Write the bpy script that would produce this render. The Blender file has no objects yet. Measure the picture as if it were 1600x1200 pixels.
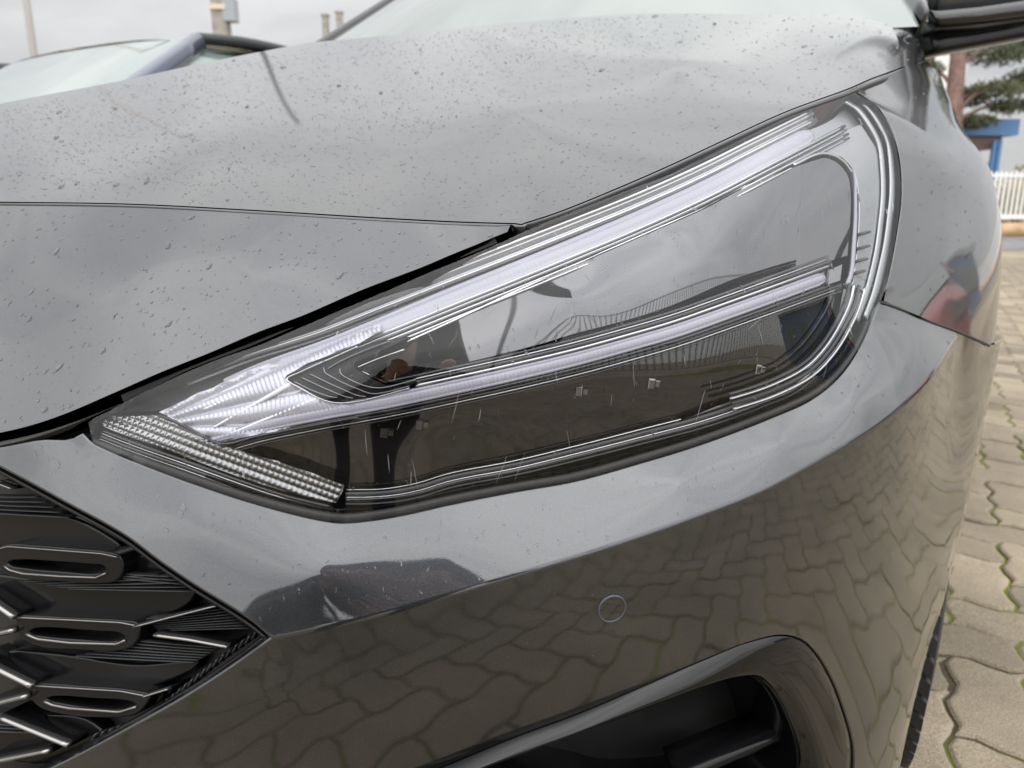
import bpy, bmesh, math, random
import numpy as np
from mathutils import Vector, Matrix
from mathutils.geometry import delaunay_2d_cdt

S = bpy.context.scene
COL = S.collection
rad = math.radians

# ---------------------------------------------------------------- camera, sky, sun, exposure
F = 1150.0                      # focal length in pixels of a 1600 px wide picture
PITCH = math.atan(0.24)
CAM = np.array([0.0, 0.0, 0.75])
cp, sp = math.cos(PITCH), math.sin(PITCH)
FWD = np.array([0, cp, -sp]); UPV = np.array([0, sp, cp]); RGT = np.array([1.0, 0, 0])
YAW = rad(27)
AX = np.array([math.sin(YAW), math.cos(YAW), 0])      # towards the rear of the car
LX = np.array([math.cos(YAW), -math.sin(YAW), 0])     # towards the car's left side

cam_d = bpy.data.cameras.new('camera')
cam = bpy.data.objects.new('camera', cam_d); COL.objects.link(cam)
cam.location = CAM; cam.rotation_euler = (math.pi/2 - PITCH, 0, 0)
cam_d.sensor_width = 36; cam_d.lens = 36*F/1600
cam_d.clip_start = 0.01; cam_d.clip_end = 500
cam_d.dof.use_dof = True; cam_d.dof.focus_distance = 0.50; cam_d.dof.aperture_fstop = 9.5
S.camera = cam

w = bpy.data.worlds.new('World'); S.world = w; w.use_nodes = True
nt = w.node_tree; nt.nodes.clear()
def N(tree, t, **kw):
    n = tree.nodes.new(t)
    for k, v in kw.items():
        if k.startswith('i_'):
            key = k[2:]
            key = int(key) if key.isdigit() else key.replace('_', ' ')
            n.inputs[key].default_value = v
        else: setattr(n, k, v)
    return n
SUN_EL, SUN_ROT = rad(34), rad(170)
sky = N(nt, 'ShaderNodeTexSky', sky_type='NISHITA', sun_disc=False, sun_elevation=SUN_EL, sun_rotation=SUN_ROT)
tc = N(nt, 'ShaderNodeTexCoord')
mp = N(nt, 'ShaderNodeMapping'); mp.inputs['Scale'].default_value = (1, 1, 2.6)
nz = N(nt, 'ShaderNodeTexNoise', i_Scale=2.2, i_Detail=6.0, i_Roughness=0.55, i_Distortion=0.6)
cr = N(nt, 'ShaderNodeValToRGB')
cr.color_ramp.elements[0].position = 0.30; cr.color_ramp.elements[0].color = (6.6, 6.75, 7.0, 1)
cr.color_ramp.elements[1].position = 0.66; cr.color_ramp.elements[1].color = (10.6, 10.5, 10.35, 1)
sdir = (math.cos(SUN_EL)*math.sin(SUN_ROT), math.cos(SUN_EL)*math.cos(SUN_ROT), math.sin(SUN_EL))
dt = N(nt, 'ShaderNodeVectorMath', operation='DOT_PRODUCT'); dt.inputs[1].default_value = sdir
gl_ = N(nt, 'ShaderNodeMapRange', interpolation_type='SMOOTHSTEP'); gl_.inputs['From Min'].default_value = -.45; gl_.inputs['From Max'].default_value = 1.0; gl_.inputs['To Min'].default_value = .93; gl_.inputs['To Max'].default_value = 2.5
gm2 = N(nt, 'ShaderNodeVectorMath', operation='SCALE')
mx = N(nt, 'ShaderNodeMix', data_type='RGBA'); mx.inputs['Factor'].default_value = 0.93
bg = N(nt, 'ShaderNodeBackground', i_Strength=0.1)
wo = N(nt, 'ShaderNodeOutputWorld')
L = nt.links.new
L(tc.outputs['Generated'], mp.inputs['Vector']); L(mp.outputs['Vector'], nz.inputs['Vector'])
L(nz.outputs['Fac'], cr.inputs['Fac']); L(tc.outputs['Generated'], dt.inputs[0]); L(dt.outputs['Value'], gl_.inputs['Value']); L(cr.outputs['Color'], gm2.inputs[0]); 
# overcast skies grow brighter towards the zenith
sx = N(nt, 'ShaderNodeSeparateXYZ'); zr = N(nt, 'ShaderNodeMapRange'); zr.inputs['To Min'].default_value = .63; zr.inputs['To Max'].default_value = 1.58
zm = N(nt, 'ShaderNodeMath', operation='MULTIPLY')
L(tc.outputs['Generated'], sx.inputs[0]); L(sx.outputs['Z'], zr.inputs['Value']); L(zr.outputs[0], zm.inputs[0]); L(gl_.outputs[0], zm.inputs[1]); L(zm.outputs[0], gm2.inputs['Scale'])
L(sky.outputs[0], mx.inputs['A']); L(gm2.outputs[0], mx.inputs['B'])
L(mx.outputs['Result'], bg.inputs['Color']); L(bg.outputs[0], wo.inputs['Surface'])

sd = bpy.data.lights.new('sun', 'SUN'); sd.energy = 0.6; sd.angle = rad(165); sd.color = (1, .96, .9)
so = bpy.data.objects.new('sun', sd); COL.objects.link(so)
so.rotation_euler = (rad(90) - SUN_EL, 0, math.pi - SUN_ROT + rad(0))
S.view_settings.view_transform = 'Standard'; S.view_settings.look = 'None'
S.view_settings.exposure = 0.12; S.view_settings.gamma = 1.0; S.view_settings.use_curve_mapping = False
S.render.engine = 'CYCLES'
S.cycles.max_bounces = 10; S.cycles.transparent_max_bounces = 12; S.cycles.glossy_bounces = 6
S.cycles.use_denoising = True; S.cycles.caustics_reflective = False; S.cycles.caustics_refractive = False

random.seed(7); RNG = np.random.default_rng(7)

# ---------------------------------------------------------------- geometry helpers
def P(px, py, d):
    return CAM + d*(FWD + (px-800)/F*RGT - (py-600)/F*UPV)
def Pn(a):
    a = np.asarray(a, float)
    return CAM + a[:, 2:3]*(FWD + ((a[:, 0:1]-800)/F)*RGT - ((a[:, 1:2]-600)/F)*UPV)
def proj(p):
    q = np.asarray(p, float)-CAM
    d = q@FWD
    return np.stack([800+F*(q@RGT)/d, 600-F*(q@UPV)/d, d], -1)
def car(c, a, z):
    v = CAM + c*LX + a*AX
    return np.array([v[0], v[1], z])

def spl(pts, n=None, step=None):
    """smooth curve through points (cubic, chordal), resampled"""
    p = np.asarray(pts, float)
    if len(p) == 2:
        m = n or 2
        return p[0] + np.linspace(0, 1, m)[:, None]*(p[1]-p[0])
    sc = np.array([1, 1, 600.0])[:p.shape[1]] if p.shape[1] == 3 and abs(p[:, 0]).max() > 20 else np.ones(p.shape[1])
    t = np.concatenate([[0], np.cumsum(np.linalg.norm(np.diff(p*sc, axis=0), axis=1)**0.75 + 1e-9)])
    m = np.zeros_like(p)
    for i in range(len(p)):
        if i == 0: m[i] = (p[1]-p[0])/(t[1]-t[0])
        elif i == len(p)-1: m[i] = (p[-1]-p[-2])/(t[-1]-t[-2])
        else:
            a, b = (p[i]-p[i-1])/(t[i]-t[i-1]), (p[i+1]-p[i])/(t[i+1]-t[i])
            h0, h1 = t[i]-t[i-1], t[i+1]-t[i]
            m[i] = (a*h1+b*h0)/(h0+h1)
    tt = np.linspace(0, t[-1], 1200)
    k = np.clip(np.searchsorted(t, tt, 'right')-1, 0, len(p)-2)
    h = (t[k+1]-t[k])[:, None]; s = ((tt-t[k])[:, None])/h
    c = (2*s**3-3*s**2+1)*p[k] + (s**3-2*s**2+s)*h*m[k] + (-2*s**3+3*s**2)*p[k+1] + (s**3-s**2)*h*m[k+1]
    l = np.concatenate([[0], np.cumsum(np.linalg.norm(np.diff(c*sc, axis=0), axis=1))])
    if n is None: n = max(2, int(round(l[-1]/step))+1)
    u = np.linspace(0, l[-1], n)
    return np.stack([np.interp(u, l, c[:, j]) for j in range(p.shape[1])], 1)

CYL = np.array([0.05, 1.10])
class Surf:
    """thin plate spline surface through 3D points, over a picture, cylinder or plan parametrisation"""
    def __init__(s, mode, pts, lam=0.0):
        s.mode = mode; pts = np.asarray(pts, float)
        q, wv = s.toq(pts)
        _, idx = np.unique(np.round(q, 4), axis=0, return_index=True)
        q, wv = q[idx], wv[idx]
        s.c = q; n = len(q)
        K = s.k(q, q) + lam*np.eye(n)
        A = np.zeros((n+3, n+3)); A[:n, :n] = K; A[:n, n] = 1; A[:n, n+1:] = q; A[n, :n] = 1; A[n+1:, :n] = q.T
        s.w = np.linalg.solve(A, np.concatenate([wv, [0, 0, 0]]))
    @staticmethod
    def k(a, b):
        r2 = ((a[:, None]-b[None])**2).sum(-1)
        return np.where(r2 > 1e-14, .5*r2*np.log(r2+1e-30), 0)
    def toq(s, p):
        p = np.asarray(p, float)
        if s.mode == 'px':
            r = proj(p); return r[:, :2]/1000, 1/r[:, 2]
        if s.mode == 'cyl':
            dx, dy = p[:, 0]-CYL[0], p[:, 1]-CYL[1]
            return np.stack([np.arctan2(dx, -dy)*.65, p[:, 2]], 1), np.hypot(dx, dy)
        return p[:, :2].copy(), p[:, 2]
    def val(s, q):
        q = np.asarray(q, float); n = len(s.c)
        return s.k(q, s.c)@s.w[:n] + s.w[n] + q@s.w[n+1:]
    def pt(s, q, off=0.0):
        q = np.asarray(q, float); v = s.val(q)
        if s.mode == 'px':
            return Pn(np.column_stack([q*1000, 1/v + off]))
        if s.mode == 'cyl':
            th = q[:, 0]/.65; v = v - off
            return np.column_stack([CYL[0]+v*np.sin(th), CYL[1]-v*np.cos(th), q[:, 1]])
        return np.column_stack([q, v-off])
    def nrm(s, q):
        e = 1e-3
        a = s.pt(q+[e, 0])-s.pt(q-[e, 0]); b = s.pt(q+[0, e])-s.pt(q-[0, e])
        n = np.cross(a, b); n /= np.linalg.norm(n, axis=1)[:, None]+1e-12
        p = s.pt(q)
        if s.mode == 'px': ref = CAM-p
        elif s.mode == 'cyl': ref = p-np.array([CYL[0], CYL[1], .5])*[1, 1, 0]-[0, 0, 0]; ref = np.column_stack([p[:, 0]-CYL[0], p[:, 1]-CYL[1], 0*p[:, 2]])
        else: ref = np.tile([0, 0, 1.0], (len(p), 1))
        sg = np.sign((n*ref).sum(1)); sg[sg == 0] = 1
        return n*sg[:, None]
    def hit(s, pxs, dlo=.3, dhi=1.6):
        """picture points (px,py) -> 3D points of the surface seen there"""
        pxs = np.asarray(pxs, float)[:, :2]
        if s.mode == 'px':
            return s.pt(pxs/1000)
        out = []
        ds = np.linspace(dlo, dhi, 140)
        for x, y in pxs:
            pts = Pn(np.column_stack([np.full(140, x), np.full(140, y), ds]))
            q, wv = s.toq(pts); g = wv - s.val(q)
            if s.mode == 'cyl': g = g
            i = np.where(np.sign(g[:-1]) != np.sign(g[1:]))[0]
            if len(i) == 0: out.append(pts[np.argmin(abs(g))]); continue
            i = i[0]; t = g[i]/(g[i]-g[i+1]); lo = ds[i]+(ds[i+1]-ds[i])*t
            out.append(P(x, y, lo))
        return np.array(out)

def in_poly(pts, poly):
    x, y = pts[:, 0], pts[:, 1]; r = np.zeros(len(pts), bool)
    px, py = poly[:, 0], poly[:, 1]; j = len(poly)-1
    for i in range(len(poly)):
        c = ((py[i] > y) != (py[j] > y)) & (x < (px[j]-px[i])*(y-py[i])/(py[j]-py[i]+1e-15)+px[i])
        r ^= c; j = i
    return r
def seg_dist(pts, poly):
    a = poly; b = np.roll(poly, -1, 0); d = np.full(len(pts), 1e9)
    for i in range(len(a)):
        v = b[i]-a[i]; L2 = v@v+1e-18
        t = np.clip(((pts-a[i])@v)/L2, 0, 1)
        d = np.minimum(d, np.linalg.norm(pts-a[i]-t[:, None]*v, axis=1))
    return d
def loop_area(q):
    x, y = q[:, 0], q[:, 1]; return .5*np.sum(x*np.roll(y, -1)-np.roll(x, -1)*y)

class Geo:
    """vertices, faces and normals waiting to become one mesh"""
    def __init__(s): s.v = []; s.f = []; s.n = []; s.mi = []
    def add(s, v, f, n=None, m=0):
        o = len(s.v); v = [tuple(x) for x in np.asarray(v, float)]
        s.v += v; s.f += [tuple(int(i)+o for i in q) for q in f]; s.mi += [m]*len(f)
        s.n += [tuple(x) for x in n] if n is not None else [None]*len(v)
        return o
    def build(s, name, mats, parent=None, smooth=True, label=None, kind=None):
        me = bpy.data.meshes.new(name); me.from_pydata(s.v, [], s.f); me.update()
        for m in (mats if isinstance(mats, (list, tuple)) else [mats]): me.materials.append(m)
        if any(s.mi): me.polygons.foreach_set('material_index', s.mi)
        if smooth:
            me.polygons.foreach_set('use_smooth', [True]*len(me.polygons))
            if s.n and all(x is not None for x in s.n):
                me.normals_split_custom_set_from_vertices(s.n)
        o = bpy.data.objects.new(name, me); COL.objects.link(o)
        if parent is not None:
            o.parent = parent; o.matrix_parent_inverse = parent_inv(parent)
        if label: o['label'] = label
        if kind: o['kind'] = kind
        return o
PINV = {}
def parent_inv(p):
    m = Matrix.Identity(4); q = p
    chain = []
    while q is not None: chain.append(q); q = q.parent
    for q in reversed(chain): m = m @ (q.matrix_parent_inverse @ q.matrix_basis)
    return m.inverted()

def sheet(surf, outline, holes=(), step=.012, off=0.0, disp=None, rim=None, ring=None, rimdepth=.012, geo=None, m=0, norim=None, extra=None):
    """trimmed sheet of a surface: outline and holes are closed loops in the surface's own parameters"""
    outline = np.asarray(outline, float); holes = [np.asarray(h, float) for h in holes]
    if loop_area(outline) < 0: outline = outline[::-1]
    holes = [h if loop_area(h) < 0 else h[::-1] for h in holes]
    lo, hi = outline.min(0), outline.max(0)
    nx, ny = int((hi[0]-lo[0])/step)+1, int((hi[1]-lo[1])/(step*.866))+1
    g = [(lo[0]+(i+.5*(j % 2))*step, lo[1]+j*step*.866) for j in range(ny+1) for i in range(nx+1)]
    g = np.array(g)
    ok = in_poly(g, outline)
    for h in holes: ok &= ~in_poly(g, h)
    g = g[ok]
    loops = [outline]+holes
    if len(g):
        dmin = np.min([seg_dist(g, l) for l in loops], 0)
        g = g[dmin > step*.55]
    if extra is not None:
        ex = np.asarray(extra, float); ex = ex[in_poly(ex, outline)]
        ex = ex[np.min([seg_dist(ex, l) for l in loops], 0) > step*.12]
        if len(g) and len(ex): g = g[np.sqrt(((g[:, None]-ex[None])**2).sum(-1)).min(1) > step*.6]
        g = np.concatenate([g, ex])
    V = [tuple(x) for l in loops for x in l]; E = []; o = 0
    for l in loops:
        E += [(o+i, o+(i+1) % len(l)) for i in range(len(l))]; o += len(l)
    nb = o
    allv = np.array(V+[tuple(x) for x in g]); cen = (lo+hi)/2; sc = max(hi-lo)
    vs, es, fs, ov, _, _ = delaunay_2d_cdt([Vector(((x[0]-cen[0])/sc, (x[1]-cen[1])/sc)) for x in allv], E, [], 0, 1e-7)
    vs = np.array([(v[0]*sc+cen[0], v[1]*sc+cen[1]) for v in vs])
    for i, src in enumerate(ov):
        if src: vs[i] = allv[src[0]]
    F_ = np.array([f for f in fs if len(f) == 3])
    c = vs[F_].mean(1); keep = in_poly(c, outline)
    for h in holes: keep &= ~in_poly(c, h)
    F_ = F_[keep]
    p = surf.pt(vs, off); n = surf.nrm(vs)
    if disp is not None:
        e = step*.25
        hgt = disp(vs); p2 = p + n*hgt[:, None]
        p = p2; n = None
    # orient
    fn = np.cross(p[F_[:, 1]]-p[F_[:, 0]], p[F_[:, 2]]-p[F_[:, 0]])
    nn = surf.nrm(vs[F_].mean(1)); sg = (fn*nn).sum(1) < 0
    F_[sg] = F_[sg][:, ::-1]
    G = geo or Geo(); base = G.add(p, F_, n if n is not None else None, m)
    idx = {}
    for i, src in enumerate(ov):
        for k in src:
            if k < nb: idx[k] = i
    G.last = []
    o = 0
    for li, l in enumerate(loops):
        L_ = [idx.get(o+i) for i in range(len(l))]; o += len(l)
        L_ = [x for i, x in enumerate(L_) if x is not None and x != L_[i-1]]
        G.last.append(L_)
        if rim is True or rim == 'all' or (isinstance(rim, list) and li in rim):
            r = ring or .0015
            pb = p[L_]; nb_ = surf.nrm(vs[L_])
            tg = np.roll(pb, -1, 0)-np.roll(pb, 1, 0); tg /= np.linalg.norm(tg, axis=1)[:, None]+1e-12
            out = np.cross(tg, nb_)
            # outward in parameter space check
            q2 = vs[L_]; qt = np.roll(q2, -1, 0)-np.roll(q2, 1, 0)
            tst = surf.toq(pb+out*.0008)[0]
            inside = in_poly(tst, outline)
            for h in holes: inside &= ~in_poly(tst, h)
            if inside.mean() > .5: out = -out
            prev = [base+i for i in L_]
            skip = np.zeros(len(L_), bool)
            if norim is not None: skip = np.sqrt(((pb[:, None]-norim[None])**2).sum(-1)).min(1) < .006
            rings = [(r*math.sin(t), r*(1-math.cos(t)), t) for t in (math.pi/6, math.pi/3, math.pi/2)]
            for k, (a_, b_, t) in enumerate(rings+[(r, r+rimdepth, math.pi/2)]):
                pts = pb+out*a_-nb_*b_; nor = nb_*math.cos(t)+out*math.sin(t)
                bb = G.add(pts, [], nor if n is not None else None)
                cur = list(range(bb, bb+len(L_))); fs_ = []
                for i in range(len(L_)):
                    j = (i+1) % len(L_)
                    if not (skip[i] and skip[j]): fs_.append((prev[i], prev[j], cur[j], cur[i]))
                # orientation check
                if not fs_: continue
                i = 0
                i0 = cur.index(fs_[0][3])
                a0 = np.array(G.v[fs_[i][0]]); fnv = np.cross(np.array(G.v[fs_[i][1]])-a0, np.array(G.v[fs_[i][3]])-a0)
                if fnv@(nor[i0]) < 0: fs_ = [f[::-1] for f in fs_]
                G.f += fs_; G.mi += [m]*len(fs_); prev = cur
    return G

def sweep(path, nrm, width, height, prof=None, geo=None, closed=False, m=0, taper=None, sink=.35):
    """bar along a 3D path: half round profile of given width and height, lying on a surface with normals nrm"""
    p = np.asarray(path, float); n = np.asarray(nrm, float); k = len(p)
    tg = (np.roll(p, -1, 0)-np.roll(p, 1, 0)) if closed else np.gradient(p, axis=0)
    tg /= np.linalg.norm(tg, axis=1)[:, None]+1e-12
    b = np.cross(tg, n); b /= np.linalg.norm(b, axis=1)[:, None]+1e-12
    n2 = np.cross(b, tg)
    if prof is None:
        prof = [(-.5, -sink), (-.5, .2), (-.42, .62), (-.25, .9), (0, 1.0), (.25, .9), (.42, .62), (.5, .2), (.5, -sink)]
    prof = np.array(prof); w_ = np.full(k, width) if np.isscalar(width) else np.asarray(width)
    h_ = np.full(k, height) if np.isscalar(height) else np.asarray(height)
    if taper is not None:
        s = np.linspace(0, 1, k); t_ = np.clip(np.minimum(s, 1-s)/taper, 0, 1)**.6; w_ = w_*t_+1e-5; h_ = h_*t_+1e-6
    V = (p[:, None] + b[:, None]*prof[None, :, :1]*w_[:, None, None] + n2[:, None]*prof[None, :, 1:]*h_[:, None, None]).reshape(-1, 3)
    q = len(prof); f = []
    for i in range(k if closed else k-1):
        j = (i+1) % k
        for a in range(q):
            c = (a+1) % q; f.append((i*q+a, i*q+c, j*q+c, j*q+a))
    if not closed:
        f.append(tuple(range(q-1, -1, -1))); f.append(tuple((k-1)*q+a for a in range(q)))
    G = geo or Geo(); G.add(V, f, None, m); return G

def tube(path, r, geo=None, sides=8, m=0, closed=False):
    p = np.asarray(path, float); k = len(p); tg = np.gradient(p, axis=0); tg /= np.linalg.norm(tg, axis=1)[:, None]+1e-12
    ref = np.array([0, 0, 1.0]) if abs(tg[:, 2]).mean() < .8 else np.array([1.0, 0, 0])
    a = np.cross(tg, ref); a /= np.linalg.norm(a, axis=1)[:, None]+1e-12; b = np.cross(tg, a)
    r = np.full(k, r) if np.isscalar(r) else np.asarray(r)
    th = np.arange(sides)*2*math.pi/sides
    V = (p[:, None]+r[:, None, None]*(np.cos(th)[None, :, None]*a[:, None]+np.sin(th)[None, :, None]*b[:, None])).reshape(-1, 3)
    f = []
    for i in range(k-1):
        for c in range(sides):
            d = (c+1) % sides; f.append((i*sides+c, i*sides+d, (i+1)*sides+d, (i+1)*sides+c))
    f.append(tuple(range(sides-1, -1, -1))); f.append(tuple((k-1)*sides+c for c in range(sides)))
    G = geo or Geo(); G.add(V, f, None, m); return G

def box(cx, cy, cz, sx, sy, sz, rot=0.0, geo=None, m=0):
    c, s = math.cos(rot), math.sin(rot); V = []
    for dx in (-.5, .5):
        for dy in (-.5, .5):
            for dz in (-.5, .5):
                x, y = dx*sx, dy*sy; V.append((cx+c*x-s*y, cy+s*x+c*y, cz+dz*sz))
    f = [(0, 1, 3, 2), (4, 6, 7, 5), (0, 4, 5, 1), (2, 3, 7, 6), (0, 2, 6, 4), (1, 5, 7, 3)]
    G = geo or Geo(); G.add(V, f, None, m); return G

def empty(name, loc, label, cat, group=None, rz=0):
    o = bpy.data.objects.new(name, None); COL.objects.link(o); o.location = loc; o.rotation_euler = (0, 0, rz)
    o.empty_display_size = .1; o['label'] = label; o['category'] = cat
    if group: o['group'] = group
    return o
def tag(o, label, cat, group=None):
    o['label'] = label; o['category'] = cat
    if group: o['group'] = group
    return o

# ---------------------------------------------------------------- materials
def mat(name, color=(.5, .5, .5), rough=.5, metal=0.0, **kw):
    m = bpy.data.materials.new(name); m.use_nodes = True
    b = m.node_tree.nodes['Principled BSDF']
    b.inputs['Base Color'].default_value = (*color, 1); b.inputs['Roughness'].default_value = rough; b.inputs['Metallic'].default_value = metal
    for k, v in kw.items(): b.inputs[k.replace('_', ' ')].default_value = v
    return m
def bs(m): return m.node_tree.nodes['Principled BSDF']
def noise_color(m, c1, c2, scale, detail=4, lo=.35, hi=.65, coord='Object', rough=.55):
    t = m.node_tree; tcn = N(t, 'ShaderNodeTexCoord'); n = N(t, 'ShaderNodeTexNoise', i_Scale=scale, i_Detail=detail, i_Roughness=rough)
    r = N(t, 'ShaderNodeValToRGB'); r.color_ramp.elements[0].position = lo; r.color_ramp.elements[1].position = hi
    r.color_ramp.elements[0].color = (*c1, 1); r.color_ramp.elements[1].color = (*c2, 1)
    t.links.new(tcn.outputs[coord], n.inputs['Vector']); t.links.new(n.outputs['Fac'], r.inputs['Fac'])
    t.links.new(r.outputs['Color'], bs(m).inputs['Base Color']); return n, r, tcn
def bump(m, scale, strength, dist=.001, detail=3, coord='Object', sock='Normal', tex='noise'):
    t = m.node_tree; tcn = N(t, 'ShaderNodeTexCoord')
    n = N(t, 'ShaderNodeTexNoise', i_Scale=scale, i_Detail=detail) if tex == 'noise' else N(t, 'ShaderNodeTexVoronoi', i_Scale=scale)
    b = N(t, 'ShaderNodeBump', i_Strength=strength, i_Distance=dist)
    t.links.new(tcn.outputs[coord], n.inputs['Vector']); t.links.new(n.outputs[0], b.inputs['Height'])
    t.links.new(b.outputs[0], bs(m).inputs[sock]); return b

M = {}
# metallic grey paint: dark flakes under a clear coat
M['paint'] = pm = mat('grey_metallic_paint', (.05, .052, .056), .28, .88, Coat_Weight=1.0, Coat_Roughness=.012, Coat_IOR=1.76)
n_, r_, _t = noise_color(pm, (.0255, .027, .031), (.054, .058, .065), 2600, 2, .35, .68)
bump(pm, 1500, .35, .0004, 2); bump(pm, 1300, .020, .0003, 2, sock='Coat Normal')
M['black_gloss'] = mat('black_gloss_plastic', (.006, .006, .007), .06, 0, Specular_IOR_Level=.6, Coat_Weight=.3, Coat_Roughness=.02)
M['black_satin'] = mat('black_satin_plastic', (.012, .012, .013), .38); bump(M['black_satin'], 900, .15, .0003)
M['rubber'] = mat('black_rubber', (.014, .014, .015), .55)
M['dark_trim'] = mat('dark_grey_trim', (.035, .036, .038), .42)
M['smoke_chrome'] = mat('smoked_mirror', (.17, .17, .178), .025, 1.0)
M['piano'] = mat('piano_black_bezel', (.008, .0075, .007), .03, 0, IOR=1.62)
M['chrome'] = mat('chrome', (.66, .66, .68), .10, 1.0)
M['chrome_soft'] = mat('satin_chrome', (.46, .46, .48), .22, 1.0)
M['light_guide'] = mat('white_light_guide', (.82, .82, .88), .22, 0, Coat_Weight=.6, Coat_Roughness=.05)
M['light_bar'] = mat('lit_white_light_bar', (.27, .268, .32), .3, 0, Coat_Weight=.35, Coat_Roughness=.05, Emission_Color=(.86, .84, 1, 1), Emission_Strength=.06)
M['reflector'] = mat('silver_reflector', (.40, .41, .425), .26, .75)
M['prism'] = mat('clear_prism', (.26, .26, .265), .12, .85)
M['dark_chrome'] = mat('dark_chrome', (.20, .20, .21), .16, 1.0)
M['steel'] = mat('dark_steel', (.2, .2, .21), .4, 1.0)

def thin_glass(name, tint=(1, 1, 1), ior=1.5, boost=1.0, rough=0.0):
    m = bpy.data.materials.new(name); m.use_nodes = True; t = m.node_tree; t.nodes.clear()
    tr = N(t, 'ShaderNodeBsdfTransparent'); tr.inputs['Color'].default_value = (*tint, 1)
    gl = N(t, 'ShaderNodeBsdfGlossy', i_Roughness=rough); fr = N(t, 'ShaderNodeFresnel', i_IOR=ior)
    gm_ = N(t, 'ShaderNodeNewGeometry'); ir = N(t, 'ShaderNodeMapRange'); ir.inputs['To Min'].default_value = ior; ir.inputs['To Max'].default_value = 1/ior   # same reflection from both sides
    t.links.new(gm_.outputs['Backfacing'], ir.inputs['Value']); t.links.new(ir.outputs[0], fr.inputs['IOR'])
    mu = N(t, 'ShaderNodeMath', operation='MULTIPLY'); mu.inputs[1].default_value = boost; mu.use_clamp = True
    mix = N(t, 'ShaderNodeMixShader'); out = N(t, 'ShaderNodeOutputMaterial')
    t.links.new(fr.outputs[0], mu.inputs[0]); t.links.new(mu.outputs[0], mix.inputs[0]); t.links.new(tr.outputs[0], mix.inputs[1]); t.links.new(gl.outputs[0], mix.inputs[2])
    t.links.new(mix.outputs[0], out.inputs['Surface']); return m
M['lens'] = thin_glass('clear_lens', (.97, .975, .98), 1.55, .72)
M['windscreen'] = thin_glass('tinted_windscreen', (.45, .55, .52), 1.52, 2.0)
M['water'] = mat('water', (1, 1, 1), 0.0, 0, Transmission_Weight=1.0, IOR=1.33)
_t = M['water'].node_tree; _mx = N(_t, 'ShaderNodeMixShader'); _mx.inputs[0].default_value = .72; _tr = N(_t, 'ShaderNodeBsdfTransparent')
_t.links.new(_tr.outputs[0], _mx.inputs[1]); _t.links.new(bs(M['water']).outputs[0], _mx.inputs[2]); _t.links.new(_mx.outputs[0], _t.nodes['Material Output'].inputs['Surface'])
# ---------------------------------------------------------------- the car: shared edge curves (picture x, picture y, distance)
car_root = empty('parked_car', tuple(car(-.80, .26, 0)), 'dark grey metallic hatchback, wet with rain, its left headlight close to the camera', 'car')

def PW(a):
    """picture point and first estimate of distance -> point of the car; the nose is turned a little further towards the left headlight"""
    a = np.array(a, float); t = np.clip((1100-a[:, 0])/F, 0, None); a[:, 2] *= 1-.165*t*t/(t+.35)
    return Pn(a)
def cat3(*a): return np.concatenate([np.asarray(x, float) for x in a])
# hood lip, centre of the car to the corner over the headlight
hoodlip = spl([(-240, 314, .88), (-80, 314, .71), (0, 315, .66), (200, 318, .59), (400, 328, .535), (600, 340, .496), (720, 346, .476), (806, 348.5, .4655)], 40)
hoodside = spl([(822, 347, .4645), (860, 335, .4645), (970, 291, .4725), (1050, 256, .485), (1125, 221, .502), (1225, 175, .542), (1330, 136, .612), (1357, 124, .655), (1395, 110, .745), (1414, 103, .82), (1434, 97, .95), (1446, 93, 1.12)], 60)
hoodrear = spl([(1446, 93, 1.12), (1432, 55, 1.20), (1392, 24, 1.24), (1300, 12, 1.25), (1200, 14, 1.26), (1050, 18, 1.27), (800, 36, 1.27), (640, 52, 1.25), (480, 67, 1.20)], 40)
hoodleft = spl([(480, 67, 1.20), (390, 84, 1.16), (300, 102, 1.12), (200, 124, 1.09), (100, 143, 1.05), (0, 162, 1.02), (-120, 190, 1.0), (-260, 225, .98)], 26)
hood_mid = [(1060, 102, .735), (1060, 77, .835), (1060, 127, .677), (800, 172, .630), (800, 147, .692), (800, 197, .600), (1250, 52, .93), (1250, 38, 1.02), (1250, 72, .832), (600, 232, .604), (300, 210, .715)]

# lower headlight edge on the bumper, from the tip to the bumper shut line
hl_low = spl([(128, 680, .478), (140, 694, .476), (162, 705, .473), (225, 731, .465), (300, 759, .456), (375, 784, .450), (450, 805, .4455), (500, 816, .4435), (530, 820, .4425), (575, 817, .4415), (625, 809, .4408), (700, 792, .4405), (800, 772, .4420), (900, 754, .4450), (1000, 726, .4510), (1100, 695, .4600), (1212, 652, .478), (1262, 630, .490), (1295, 607, .502), (1320, 582, .514), (1345, 545, .532), (1362, 510, .550), (1376, 473, .570)], 110)
shut = spl([(1376, 473, .570), (1400, 481, .592), (1450, 502, .638), (1497, 519, .690), (1525, 531, .73), (1545, 540, .78)], 26)
shut_a = shut[:18]
crease_end = shut_a[-1]
crease = spl([(428, 997, .430), (500, 982, .4265), (575, 965, .424), (700, 930, .4215), (800, 900, .421), (962, 850, .425), (1100, 802, .436), (1200, 762, .450), (1300, 707, .473), (1375, 662, .500), (1425, 620, .530), (1462, 580, .575), tuple(crease_end)], 180)
grille_up = spl([(428, 997, .430), (400, 972, .4325), (300, 908, .4425), (250, 874, .4480), (200, 836, .4545), (100, 780, .4705), (0, 726, .4930), (-120, 664, .526)], 34)
grille_low = spl([(428, 997, .430), (400, 1018, .4345), (300, 1085, .4480), (200, 1142, .4620), (100, 1195, .4780), (-20, 1250, .498), (-160, 1300, .523)], 26)

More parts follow.
